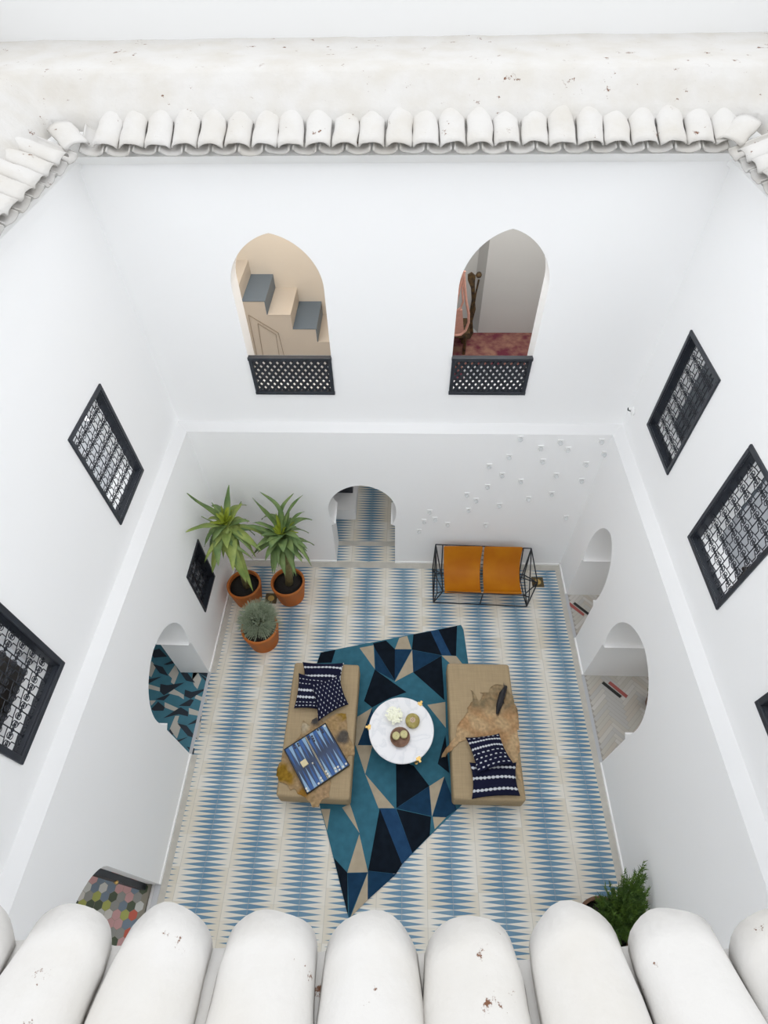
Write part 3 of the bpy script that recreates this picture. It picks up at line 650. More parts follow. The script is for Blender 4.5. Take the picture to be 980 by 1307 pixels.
# ------------------------------------------------------------------ glass studs on the back wall
S = [(535, 62), (620, 101), (702, 77), (733, 107), (873, 73), (884, 125), (488, 138), (406, 176), (629, 157), (808, 168), (459, 214), (537, 240), (684, 215), (790, 237), (398, 262), (665, 292), (313, 296), (351, 319), (569, 313), (447, 340), (319, 360), (158, 367), (134, 407), (180, 398), (232, 419), (391, 422), (725, 391), (114, 448)]
g0 = None
for x, y in S:
    p = ay(500+x/3.267, 540+y/3.267, YB)
    if g0 is None:
        g0 = empty('wall_stud', p)
        MB().box(-.042, .042, -.012, 0, -.042, .042).build('plate', M['trim'], g0, bevel=.004)
        MB().lathe([(.002, -.032), (.026, -.022), (.034, 0), (.026, .022), (.002, .032)], 12, (0, -.04, 0)).build('bead', M['glass'], g0, smooth=True)
        o = g0
    else: o = copy_tree(g0)
    o.location = p; tag(o, 'small clear glass stud on a white plate, scattered on the back wall', 'wall stud', 'glass studs scattered over the right of the back wall')
p = Vector((XR+D, 6.10, 3.83))
e = empty('wall_hook', p, 'small white wall fitting with dark hook high in the far right corner', 'wall hook')
MB().lathe([(.06, 0), (.055, .02), (.03, .035), (.001, .04)], 16).build('rose', M['trim'], e, smooth=True).rotation_euler = (0, -PI/2, 0)
MB().tube([(-.03, 0, 0), (-.08, 0, .02), (-.09, .0, .06)], .008, 6).build('hook', M['iron'], e)
# ------------------------------------------------------------------ rug
def zz(X, Y): return (340+X/3.19, 780+Y/3.19)
rug = MB(); mats = [M['teal'], M['black_wool'], M['navy'], M['cream_wool'], M['blue_wool']]
def rp(pts, mi, z1, z0=.013):
    q = [az(*zz(x, y), .014) for x, y in pts]; rug.prism([(p.x, p.y) for p in q], z0, z1, mi)
rp([(220, 168), (792, 56), (802, 75), (822, 215), (840, 400), (835, 600), (815, 770), (665, 915), (335, 1252), (245, 895), (218, 800), (190, 500), (205, 212)], 0, .014, .003)
BK, NV, CR, BL_ = 1, 2, 3, 4
for mi, pts in ((BK, [(222, 169), (281, 158), (265, 210), (206, 212)]), (CR, [(379, 150), (436, 139), (441, 236)]), (BK, [(434, 131), (487, 120), (523, 155), (523, 283), (440, 150)]),
    (NV, [(440, 150), (523, 285), (443, 240)]), (CR, [(541, 109), (573, 101), (590, 155), (523, 155)]), (NV, [(523, 155), (592, 157), (522, 283)]), (CR, [(593, 158), (597, 248), (522, 288)]),
    (BK, [(598, 95), (668, 82), (714, 180), (592, 157)]), (BL_, [(668, 82), (700, 76), (752, 180), (714, 180)]), (BK, [(700, 76), (776, 60), (772, 183), (752, 180)]), (NV, [(592, 158), (713, 181), (598, 250)]),
    (BK, [(713, 182), (724, 362), (598, 250)]), (CR, [(713, 181), (772, 183), (800, 218), (748, 214)]), (BK, [(441, 238), (570, 330), (500, 355), (430, 392), (397, 366)]),
    (CR, [(371, 430), (430, 394), (372, 545), (355, 548)]), (NV, [(430, 395), (450, 545), (372, 545)]), (CR, [(363, 546), (432, 547), (402, 664)]), (CR, [(655, 382), (728, 370), (730, 475)]),
    (BK, [(728, 505), (745, 660), (697, 622)]), (BK, [(527, 600), (600, 630), (663, 712), (529, 802)]), (CR, [(402, 664), (521, 802), (456, 802)]), (NV, [(663, 713), (529, 803), (672, 835)]),
    (CR, [(663, 713), (724, 674), (674, 836)]), (NV, [(724, 675), (775, 808), (731, 840), (676, 836)]), (CR, [(677, 838), (731, 840), (685, 888)]), (BK, [(461, 803), (552, 1031), (528, 1070), (414, 1057)]),
    (BL_, [(461, 803), (527, 805), (594, 985), (552, 1030)]), (BK, [(529, 806), (670, 837), (665, 913), (594, 985)]), (CR, [(222, 806), (260, 806), (247, 892)]), (CR, [(308, 800), (340, 785), (379, 904)]),
    (CR, [(378, 908), (413, 1063), (329, 1065)]), (NV, [(414, 1058), (528, 1071), (412, 1176)]), (BK, [(274, 1004), (329, 1065), (332, 1240)]), (NV, [(330, 1067), (412, 1064), (337, 1250)]), (CR, [(412, 1066), (412, 1176), (342, 1247)])):
    rp(pts, mi, .0155+mi*.0004)
tag(rug.build('rug', mats), 'shard-shaped rug in teal, navy, black and cream triangles under the daybeds and table', 'rug')
# ------------------------------------------------------------------ daybeds
def daybed(q, h, label):
    e = empty('daybed', ((q[0][0]+q[2][0])/2, (q[0][1]+q[2][1])/2, 0.0), label, 'daybed', 'sand coloured daybeds on the rug'); c = e.location
    n = lambda s, z: [(c.x+0*z+(p[0]-c.x)*s-c.x+0, (p[1]-c.y)*s) for p in q]
    L = [(p[0]-c.x, p[1]-c.y) for p in q]
    MB().prism([(a*.9, b_*.94) for a, b_ in L], .019, .07).build('plinth', M['dark_wood'], e)
    mb = MB().prism(L, .07, h); o = mb.build('mattress', M['linen'], e, bevel=.045); o.modifiers['bevel'].segments = 5
    for p in o.data.polygons: p.use_smooth = True
    pi = MB(); z = h-.025
    lo = [Vector((a, b_, z)) for a, b_ in L]; k = len(lo)
    cc = sum(lo, Vector())/k
    lo = [cc+(p-cc)*1.0 for p in lo]
    return e
BLq = [(-1.690, 3.83), (-.625, 3.81), (-.655, 1.80), (-1.70, 1.83)]
BRq = [(.80, 3.87), (1.80, 3.87), (1.815, 1.845), (.80, 1.845)]
HB = .42
daybed(BLq, HB, 'sand linen daybed on the left carrying the backgammon board')
daybed(BRq, HB, 'sand linen daybed on the right with the black-tailed hide')
# ------------------------------------------------------------------ coffee table
tc_ = az(512, 931, .36); e = empty('coffee_table', (tc_.x, tc_.y, 0.018), 'round white marble coffee table with three brass clip legs', 'coffee table')
R = .495
MB().lathe([(R-.01, .315), (R, .325), (R, .338), (R-.008, .346)], 72).build('tabletop', M['marble'], e, smooth=False)
for px, py in ((537, 897), (469, 928), (535, 970)):
    a = math.atan2(az(px, py, .36).y-tc_.y, az(px, py, .36).x-tc_.x); u = Vector((math.cos(a), math.sin(a), 0)); v = Vector((-u.y, u.x, 0))
    b = MB()
    def bxo(r0, r1, s0, s1, z0, z1):
        q = [u*r0+v*s0, u*r1+v*s0, u*r1+v*s1, u*r0+v*s1]; b.prism([(p.x, p.y) for p in q], z0, z1)
    bxo(R-.03, R+.012, -.033, .033, .346, .352); bxo(R+.001, R+.012, -.04, .04, .30, .346); bxo(R-.05, R+.012, -.04, .04, .305, .315)
    bxo(R+.012, R+.05, -.016, .016, .318, .35)
    l = b.build('leg', M['brass'], e)
    MB().tube([u*(R+.005)+Vector((0, 0, .31)), u*(R-.05)+Vector((0, 0, .006))], .013, 10).build('rod', M['brass'], l)
    MB().lathe([(.028, .002), (.028, .008), (.013, .012)], 14, tuple(u*(R-.05))).build('foot', M['brass'], l)
TZ = .018+.346
def on_table(px, py, z=.42): p = az(px, py, z); return Vector((p.x, p.y, TZ+.001))
# flowers
p = on_table(503, 911, .5); e = empty('flower_bowl', p, 'bunch of ivory flowers in a low white bowl on the marble table', 'flowers')
MB().lathe([(.03, 0), (.05, .004), (.085, .06), (.08, .06), (.045, .012)], 24).build('bowl', M['ceramic'], e, smooth=True)
fm = MB()
for k in range(100):
    a = random.uniform(0, 2*PI); r = .125*math.sqrt(random.random()); c = Vector((r*math.cos(a), r*math.sin(a)*1.05, .075+.05*(1-(r/.11)**2)+random.uniform(-.01, .012)))
    for j in range(5):
        b_ = a+j*2*PI/5; d = Vector((math.cos(b_), math.sin(b_), .35))*.02; s_ = Vector((-math.sin(b_), math.cos(b_), 0))*.009
        fm.add([c, c+d*.6+s_, c+d, c+d*.6-s_], [(0, 1, 2, 3)])
fm.lathe([(.001, .10), (.06, .09), (.09, .065), (.08, .05), (.001, .045)], 20)
fm.build('blossoms', M['flower'], e)
p = on_table(526.5, 920, .42); e = empty('trinket_box', p, 'round yellow-green lidded box with pale rosette, right of the flowers on the marble table', 'trinket box')
MB().lathe([(.078, 0), (.09, .01), (.092, .055), (.088, .058)], 32).build('body', M['lime'], e, smooth=False)
e.scale = (1.18, 1.18, 1.1)
ld = MB().lathe([(.093, .056), (.093, .064), (.075, .082), (.03, .09), (.001, .091)], 32).build('lid', M['lime'], e, smooth=True)
rs = MB()
for k in range(8):
    a = k*PI/4; rs.lathe([(.012, .084), (.010, .094), (.001, .096)], 8, (.026*math.cos(a), .026*math.sin(a), 0))
rs.lathe([(.012, .088), (.010, .099), (.001, .1)], 8); rs.build('rosette', M['rosette'], ld)
p = on_table(510.5, 941, .40); e = empty('serving_bowl', p, 'shallow brown bowl holding two candles, nearest side of the marble table', 'bowl')
MB().lathe([(.07, 0), (.1, .008), (.125, .045), (.12, .048), (.112, .04), (.09, .014), (.001, .012)], 36).build('basin', M['bronze_wood'], e, smooth=True); e.scale = (1.2, 1.2, 1.1)
for k, (dx, dy) in enumerate(((-.060, .010), (.057, .034))):
    c = empty('candle', p+Vector((dx, dy, .032)), 'pale green pillar candle in the brown bowl, %s one' % ('left' if k == 0 else 'right'), 'candle', 'candles in the brown bowl'); c.scale = (1.04, 1.04, 1)
    MB().lathe([(.05, 0), (.054, .005), (.054, .05), (.046, .055), (.001, .052)], 24).build('wax', M['candle'], c, smooth=False)
    MB().tube([(0, 0, .05), (.002, 0, .062)], .003, 5).build('wick', M['black'], c)
# ------------------------------------------------------------------ hides
def poly_in(pt, poly):
    x, y = pt; r = False
    for i in range(len(poly)):
        (x1, y1), (x2, y2) = poly[i], poly[i-1]
        if (y1 > y) != (y2 > y) and x < (x2-x1)*(y-y1)/(y2-y1)+x1: r = not r
    return r
def hide(name, pts, colf, label, hang, quad):
    """outline in picture coordinates on the mattress top; hang(x,y) gives the height"""
    pol = [tuple(az(x, y, HB+.01))[:2] for x, y in pts]; out = []
    for i in range(len(pol)):   # ragged edge
        a, b = Vector(pol[i]), Vector(pol[(i+1) % len(pol)]); n = max(1, int((b-a).length/.018))
        for k in range(n):
            p = a.lerp(b, k/n); out.append((p.x+noise.noise(Vector((p.x*22, p.y*22, 1)))*.014, p.y+noise.noise(Vector((p.x*22, p.y*22, 5)))*.014))
    bm = bmesh.new(); vv = [bm.verts.new((x, y, 0)) for x, y in out]; bm.faces.new(vv)
    bmesh.ops.triangulate(bm, faces=bm.faces[:])
    for _ in range(4):
        es = [e for e in bm.edges if e.calc_length() > .022]
        if not es: break
        bmesh.ops.subdivide_edges(bm, edges=es, cuts=1); bmesh.ops.triangulate(bm, faces=[f for f in bm.faces if len(f.verts) > 3])
    top = [v.co.copy() for v in bm.verts]; fs = [tuple(v.index for v in f.verts) for f in bm.faces]; bm.verts.index_update()
    fs = [tuple(v.index for v in f.verts) for f in bm.faces]; be = [(e.verts[0].index, e.verts[1].index) for e in bm.edges if len(e.link_faces) == 1]; bm.free()
    cols = [colf(p.x, p.y) for p in top]; n = len(top); vs = []
    for p in top:
        z = hang(p.x, p.y)+.010+.010*max(0, noise.noise(Vector((p.x*7, p.y*7, 3))))+.004*noise.noise(Vector((p.x*30, p.y*30, 9)))
        vs.append((p.x, p.y, z))
    mb = MB().add(vs+[(x, y, z-.008) for x, y, z in vs], fs+[tuple(i+n for i in f[::-1]) for f in fs]+[(a, b, b+n, a+n) for a, b in be])
    o = mb.build(name, M['hide'], smooth=True, col=cols+cols); return tag(o, label, 'animal hide', 'animal hides draped over the daybeds')
def bedheight(q):
    x0, x1 = min(p[0] for p in q), max(p[0] for p in q)
    def f(x, y):
        o = max(x-x1-.012, x0-x-.012, 0); return HB+.004-min(.25, o*2.0)
    return f
def z_(ox, oy, s, pts): return [(ox+x/s, oy+y/s) for x, y in pts]
lh = z_(340, 830, 5.943, [(280, 530), (290, 545), (330, 575), (345, 530), (380, 510), (440, 545), (490, 500), (560, 475), (605, 485), (610, 560), (620, 640), (640, 690), (665, 740), (670, 800), (620, 800), (590, 850), (560, 880), (520, 920), (480, 960), (490, 1010), (480, 1060), (475, 1115), (420, 1130), (400, 1190), (350, 1195), (335, 1165), (300, 1120), (240, 1090), (215, 1050), (180, 1065), (165, 1020), (100, 1000), (72, 940), (75, 890), (115, 840), (120, 790), (160, 740), (200, 715), (260, 640), (262, 600)])
LP = [(az(340+X/5.943, 830+Y/5.943, HB), r_, c_) for X, Y, r_, c_ in ((110, 930, .16, (164, 128, 46)), (175, 960, .13, (172, 134, 50)), (280, 1090, .13, (178, 132, 60)), (570, 500, .11, (176, 142, 68)), (380, 545, .10, (92, 88, 86)), (580, 665, .13, (104, 98, 92)), (500, 560, .16, (196, 164, 118)), (290, 590, .10, (214, 198, 168)), (630, 730, .06, (206, 176, 130)), (440, 1080, .14, (198, 166, 128)))]
def lcol(x, y):
    c = Vector(srgb(192, 162, 122)); n_ = .05*noise.noise(Vector((x*9, y*9, 0)))
    for p, r_, c_ in LP:
        d = math.hypot(x-p.x, y-p.y)+n_; c = c.lerp(Vector(srgb(*c_)), max(0, min(1, (r_-d)/.07)))
    return c*1.12*(1+.3*noise.noise(Vector((x*25, y*25, 7))))
hide('animal_hide', lh, lcol, 'patchy tan and ochre hide under the backgammon board', bedheight(BLq), BLq)
rh = z_(550, 830, 5.943, [(300, 300), (330, 330), (365, 395), (400, 330), (370, 322), (440, 320), (450, 280), (480, 258), (530, 262), (560, 275), (600, 330), (625, 345), (630, 400), (660, 440), (670, 520), (668, 600), (650, 605), (665, 680), (675, 760), (655, 810), (680, 900), (690, 1000), (665, 980), (640, 900), (630, 860), (590, 850), (560, 790), (520, 720), (500, 650), (420, 650), (330, 660), (270, 680), (210, 700), (160, 755), (115, 788), (88, 775), (95, 745), (150, 700), (190, 650), (200, 570), (235, 520), (280, 470), (275, 435), (305, 395), (320, 380)])
def rcol(x, y):
    a = noise.noise(Vector((x*5, y*5, 0))); c = Vector(srgb(216, 184, 142)); yy = y-2.95
    c = c.lerp(Vector(srgb(196, 150, 104)), max(0, min(1, .5+a*2))*.7)*(1+.28*noise.noise(Vector((x*24, y*24, 7))))
    if y > 3.05: c = c.lerp(Vector(srgb(132, 122, 96)), min(1, max(0, y-3.02)*6)*(.65+.5*noise.noise(Vector((x*14, y*14, 2)))))
    return c*1.15
hide('animal_hide', rh, rcol, 'sandy brown hide with a black tail spread over the right daybed', bedheight(BRq), BRq)
hd = bpy.data.objects['animal_hide.001']
tl_ = MB()
for k in range(420):
    f = random.random(); px = 645+(634-645)*f; py = 875+(911-875)*f; wd = 2.6*math.sin(PI*min(1, .15+f*.8))+.6
    a = az(px+random.uniform(-wd, wd), py, HB+.03); d = Vector((random.uniform(-.02, .02), -.055+random.uniform(-.02, .02), random.uniform(.0, .03))); d = -d if random.random() < .25 else d
    s_ = Vector((.003, 0, 0)); a.z += random.uniform(-.012, .02); tl_.add([a-s_, a+s_, a+d], [(0, 1, 2)])
tl_.tube([az(646, 876, HB+.03), az(641, 886, HB+.035), az(637, 900, HB+.03), az(634, 911, HB+.02)], [.02, .05, .045, .015], 8)
tl_.build('tail', M['fur_black'], hd)
# ------------------------------------------------------------------ cushions
NVY = Vector(srgb(30, 32, 56)); WHT = Vector(srgb(222, 226, 232))
def bead_row(u, v, v0, n, hh=.032, dash=False, ph=0):
    d = abs(v-v0-.012*math.sin(u*7)); k = (u*n+ph) % 1
    if dash: return d < hh and abs(k-.5) < .22
    return d < hh*(math.sin(PI*k)**.8)*1.15+.004
def cushion(cor, zc, th, pat, label, group, n=84):
    """cor: four picture points TL,TR,BR,BL with heights zc"""
    Q = [az(x, y, z) for (x, y), z in zip(cor, zc)]; ctr = sum(Q, Vector())/4; e_n = (Q[1]-Q[3]).cross(Q[0]-Q[2]).normalized()
    if e_n.z < 0: e_n = -e_n
    vs = []; cols = []
    for sgn in (1, -1):
        for j in range(n+1):
            for i in range(n+1):
                u, v = i/n, j/n; a, b = 2*u-1, 2*v-1
                uu = .5+.5*a*(1-.10*(1-b*b)*abs(a)**1.5); vv_ = .5+.5*b*(1-.10*(1-a*a)*abs(b)**1.5)
                p = Q[0]*(1-uu)*(1-vv_)+Q[1]*uu*(1-vv_)+Q[2]*uu*vv_+Q[3]*(1-uu)*vv_
                hgt = th/2*((1-abs(a)**2.2)*(1-abs(b)**2.2))**.5*(1+.15*noise.noise(Vector((u*4, v*4, th*50))))
                vs.append(p+e_n*hgt*sgn-ctr); cols.append(WHT if pat(u, v) else NVY)
    W = n+1; fs = []
    for j in range(n):
        for i in range(n):
            a = j*W+i; fs.append((a, a+W, a+W+1, a+1)); b = a+W*W; fs.append((b, b+1, b+W+1, b+W))
    mb = MB().add(vs, fs); o = mb.build('cushion', M['print'], smooth=True, col=cols)
    bm = bmesh.new(); bm.from_mesh(o.data); bmesh.ops.remove_doubles(bm, verts=bm.verts, dist=.0002); bmesh.ops.recalc_face_normals(bm, faces=bm.faces); bm.to_mesh(o.data); bm.free()
    for p in o.data.polygons: p.use_smooth = True
    o.location = ctr; return tag(o, label, 'cushion', group)
def patA(u, v): return bead_row(u, v, .20, 11) or bead_row(u, v, .52, 11) or bead_row(u, v, .85, 10) or (abs(u-.99) < .012 and (v*9) % 1 < .5)
def patB(u, v): return bead_row(u, v, .47, 10, .03) or bead_row(u, v, .67, 10, .03) or any(bead_row(u, v, q, 9, .012, True) for q in (.14, .28, .82, .92))
def patC(u, v):
    for r in range(9):
        if bead_row(u, v, .07+r*.108, 7.5, .024, True, .5*(r % 2)):
            k = (u*7.5+.5*(r % 2)) % 1; return abs(k-.5) < .085
    return False
def patD(u, v): return bead_row(u, v, .20, 12, .024) or bead_row(u, v, .40, 12, .024) or any(bead_row(u, v, q, 7, .014, True, ph) for q, ph in ((.07, 0), (.55, .3), (.68, 0), (.80, .4), (.93, .1)))
def patE(u, v): return bead_row(u, v, .16, 11, .034) or bead_row(u, v, .46, 11, .034, ph=.4) or bead_row(u, v, .80, 11, .034, ph=.2)
GC = 'navy and white dyed cushions on the left daybed'; GD = 'navy and white dyed cushions on the right daybed'
b0 = HB+.055
cushion([(386, 845), (439, 846), (436, 884), (386, 880)], (b0+.04, b0+.04, b0+.01, b0+.01), .13, patA, 'navy cushion with bold white beaded stripes, topmost on the left daybed', GC)
cushion([(381, 859), (424, 866), (416, 908), (375, 904)], (b0+.10, b0+.10, b0+.02, b0+.02), .13, patB, 'navy cushion with small dashes and a double white stripe, lowest left on the left daybed', GC)
cushion([(397, 872), (433, 861), (445, 899), (406, 921)], (b0+.19, b0+.17, b0+.02, b0+.03), .13, patC, 'navy cushion speckled all over with white dashes, leaning on the other two', GC)
cushion([(599, 973), (659, 973), (664, 1016), (602, 1020)], (b0+.02, b0+.02, b0+.01, b0+.01), .14, patE, 'navy cushion with three bold rows of white beads, lower one on the right daybed', GD)
cushion([(594, 941), (637, 936), (655, 974), (609, 987)], (b0+.02, b0+.02, b0+.16, b0+.16), .13, patD, 'navy cushion with two thin white stripes and dots, upper one on the right daybed', GD)
# ------------------------------------------------------------------ backgammon board
BZ = HB+.035
cz = lambda x, y: az(370+x/11.53, 915+y/11.53, BZ+.02)
Q = [az(363.5, 956, BZ+.02), az(414.5, 925, BZ+.02), az(445.5, 975, BZ+.02), az(392, 1013, BZ+.02)]
ctr = sum(Q, Vector())/4; ux = ((Q[1]-Q[0])+(Q[2]-Q[3])); bw_ = ux.length/2; ux.normalize(); uy = Vector((-ux.y, ux.x, 0)); bh_ = abs(((Q[0]-Q[3])+(Q[1]-Q[2])).dot(uy))/2
e = empty('backgammon_board', (ctr.x, ctr.y, BZ), 'open backgammon board with blue and pale blue points resting on the left hide', 'game board', rz=math.atan2(ux.y, ux.x))
MB().box(-bw_/2, bw_/2, -bh_/2, bh_/2, -.008, .012).build('base', mat('blue_board_leather', srgb(62, 84, 122), .6, col2=srgb(50, 62, 90), vscale=4), e)
f = MB(); t = .012
f.box(-bw_/2-t, bw_/2+t, -bh_/2-t, -bh_/2, -.008, .026).box(-bw_/2-t, bw_/2+t, bh_/2, bh_/2+t, -.008, .026).box(-bw_/2-t, -bw_/2, -bh_/2, bh_/2, -.008, .026).box(bw_/2, bw_/2+t, -bh_/2, bh_/2, -.008, .026)
f.build('rim', M['black'], e)
MB().box(-.0075, -.0035, -bh_/2, bh_/2, .012, .02).box(.0035, .0075, -bh_/2, bh_/2, .012, .02).build('hinge_bar', M['box_cream'], e)
pts_ = MB(); half = bw_/2-.014; pw = half/6
PB, PD = mat('pale_blue_point', srgb(150, 186, 220), .6), mat('royal_blue_point', srgb(52, 100, 168), .6)
for side in (-1, 1):
    for k in range(6):
        x = (.012 if side > 0 else -bw_/2+.002)+k*pw
        for s in (-1, 1):
            yb_ = s*bh_/2; yt = s*bh_*.03
            pts_.add([(x, yb_, .0128), (x+pw, yb_, .0128), (x+pw/2, yt, .0128)], [(0, 1, 2) if s < 0 else (2, 1, 0)], (k+(s > 0)) % 2)
pts_.build('points', [PB, PD], e)
Rb = e.matrix_basis if False else Matrix.Translation(e.location) @ Matrix.Rotation(e.rotation_euler.z, 4, 'Z')
def ck(px, py, dark=False):
    p = cz(px, py); return p
me_c = {}
for dk in (0, 1):
    me_c[dk] = MB().lathe([(.014, 0), (.0155, .002), (.0155, .007), (.013, .009), (.001, .0085)], 16).build('tmp', M['checker_dark' if dk else 'checker_white'])
inv = Rb.inverted()
def put_ck(px, py, dk, label, group):
    p = cz(px, py); q = inv @ p; q.x = max(-bw_/2+.017, min(bw_/2-.017, q.x)); q.y = max(-bh_/2+.017, min(bh_/2-.017, q.y)); q.z = .0135; p = Rb @ q
    o = me_c[dk].copy(); C.objects.link(o); o.name = 'backgammon_counter'; o.location = p; tag(o, label, 'game counter', group)
whites = [(512, 132), (532, 800), (554, 838), (580, 872), (662, 756), (675, 800), (706, 735), (727, 778), (780, 732), (453, 898), (475, 937), (423, 980), (238, 1055), (260, 1090), (825, 690)]
for x, y in whites: put_ck(x, y, 0, 'small round ivory counter on the backgammon board', 'ivory backgammon counters')
uppr = [(450, 175), (470, 195), (485, 225), (270, 295), (285, 325), (115, 395), (130, 425), (60, 420), (75, 455), (325, 285), (340, 318), (357, 352), (410, 190), (20, 560)]
for x, y in uppr[:13]: put_ck(x, y, 1, 'small dark counter near the upper edge of the backgammon board', 'dark backgammon counters')
for k in (0, 1): bpy.data.objects.remove(me_c[k])
p = cz(213, 685); q = inv @ p; q.z = .0135
o = MB().box(-.045, .045, -.045, .045, 0, .035).build('dice_box', M['box_cream'], bevel=.004); o.location = Rb @ q; o.rotation_euler.z = math.radians(38); tag(o, 'square cream box standing on the backgammon board', 'box')
for x, y in ((333, 682), (362, 702)):
    q = inv @ cz(x, y); q.z = .0135; o = MB().box(-.01, .01, -.01, .01, 0, .018).build('die', M['checker_white' if x < 350 else 'checker_dark'], bevel=.002); o.location = Rb @ q
    o.rotation_euler.z = .5; tag(o, 'small %s die beside the cream box on the board' % ('white' if x < 350 else 'dark'), 'die')
# ------------------------------------------------------------------ leather settee
e = empty('settee', (1.5, 5.5, 0), 'tan leather sling settee on a thin black wire frame against the back wall', 'settee'); O = Vector((1.5, 5.5, 0))
yB = 5.97
TLb, TRb = ay(556, 695, yB), ay(678, 700, yB)
FLb, FRb = az(553, 769, .012), az(672, 774, .012)
NL, NR = az(552, 726, .012), az(686, 744, .012)
BLb, BRb = Vector((TLb.x+.02, yB-.12, .012)), Vector((TRb.x-.02, yB-.12, .012))
BLb = az(553, 703, .012) if False else BLb
SL_, SR_ = az(565, 755, .40), az(668, 760, .40)       # front seat rail ends
TL2, TR2 = ay(565, 695, yB), ay(668, 699, yB)
fm = MB(); r = .011
def ln_(*p): fm.tube([q-O for q in p], r, 6)
mid = (FLb+FRb)/2; midt = (SL_+SR_)/2
ln_(TLb, TRb); ln_(FLb, FRb); ln_(SL_, SR_); ln_(BLb, BRb)
for T, Fb, Nn, Bb, S_, T2 in ((TLb, FLb, NL, BLb, SL_, TL2), (TRb, FRb, NR, BRb, SR_, TR2)):
    ln_(T, Nn); ln_(Nn, Fb); ln_(T, Bb); ln_(S_, Fb); ln_(Bb, Nn); ln_(T, S_+Vector((0, .35, -.1))); ln_(S_, Nn); ln_(T2, S_+Vector((0, .5, -.08))); ln_(S_+Vector((0, .5, -.08)), S_)
    ln_(Bb, Fb); ln_(S_+Vector((0, .45, -.1)), Nn)
    e1 = S_+Vector(((-.1 if T is TLb else .1), -.02, -.02)); ln_(e1, S_); ln_(e1, Fb); ln_(e1, T)
ln_(mid, midt)
fm.build('frame', M['iron'], e)
def sling(xa0, xa1, xb0, xb1):
    # profile from top back rail down, through the seat dip, up to the front rail
    pr = []
    zt = (TL2.z+TR2.z)/2
    ctl = [(yB-.01, zt+.01), (yB-.05, zt-.05), (5.86, .58), (5.76, .44), (5.62, .345), (5.42, .325), (5.25, .365), (SL_.y+.02, .41), (SL_.y-.012, .405), (SL_.y-.016, .375)]
    n = 10; mb = MB(); vs = []
    for k, (y, z) in enumerate(ctl):
        f = k/(len(ctl)-1)
        for i in range(n+1):
            g = i/n; x = (xa0*(1-f)+xb0*f)*(1-g)+(xa1*(1-f)+xb1*f)*g
            sag = .0+.012*math.sin(PI*g)
            inn = .02*math.sin(PI*f)
            x = x+(inn if g < .5 else -inn)*abs(1-2*g)
            vs.append(Vector((x, y, z-sag*math.sin(PI*f)))-O)
    W = n+1; fs = [(k*W+i, k*W+i+1, (k+1)*W+i+1, (k+1)*W+i) for k in range(len(ctl)-1) for i in range(n)]
    o = mb.add(vs, fs).build('seat_panel', M['leather'], e, smooth=True)
    s = o.modifiers.new('s', 'SOLIDIFY'); s.thickness = .008; q = o.modifiers.new('u', 'SUBSURF'); q.levels = 1; q.render_levels = 2
    return o
ma, mb_ = (TL2.x+TR2.x)/2+.01, (SL_.x+SR_.x)/2-.02
sling(TL2.x+.01, ma-.006, SL_.x+.02, mb_-.006); sling(ma+.006, TR2.x-.01, mb_+.006, SR_.x-.02)
for k in range(14):
    lc = MB()
    f = k/13; y = yB-.05-(yB-.05-SL_.y-.03)*f; x = ma*(1-f)+mb_*f
    yy = [(yB, .72), (5.86, .585), (5.76, .45), (5.62, .355), (5.42, .335), (5.25, .372), (SL_.y, .415)]
    z = .4
    for (y1, z1), (y2, z2) in zip(yy, yy[1:]):
        if y2 <= y <= y1: z = z1+(z2-z1)*(y1-y)/(y1-y2)
    lc.tube([Vector((x-.02, y, z+.012))-O, Vector((x+.02, y, z+.012))-O], .007, 5)
    lc.build('lace', M['iron'], e)
# ------------------------------------------------------------------ floor drains
for (px, py, lab) in ((686, 743, 'small square brass floor drain under the right end of the settee'), (346, 764, 'small brass floor drain between the terracotta pots')):
    p = az(px, py, 0); e = empty('floor_drain', (p.x, p.y, .001), lab, 'floor drain')
    MB().box(-.11, .11, -.11, .11, 0, .006).build('plate', M['old_brass'], e, bevel=.002)
    MB().lathe([(.06, .006), (.06, .012), (.045, .014), (.001, .014)], 20).build('cap', M['brass'], e)
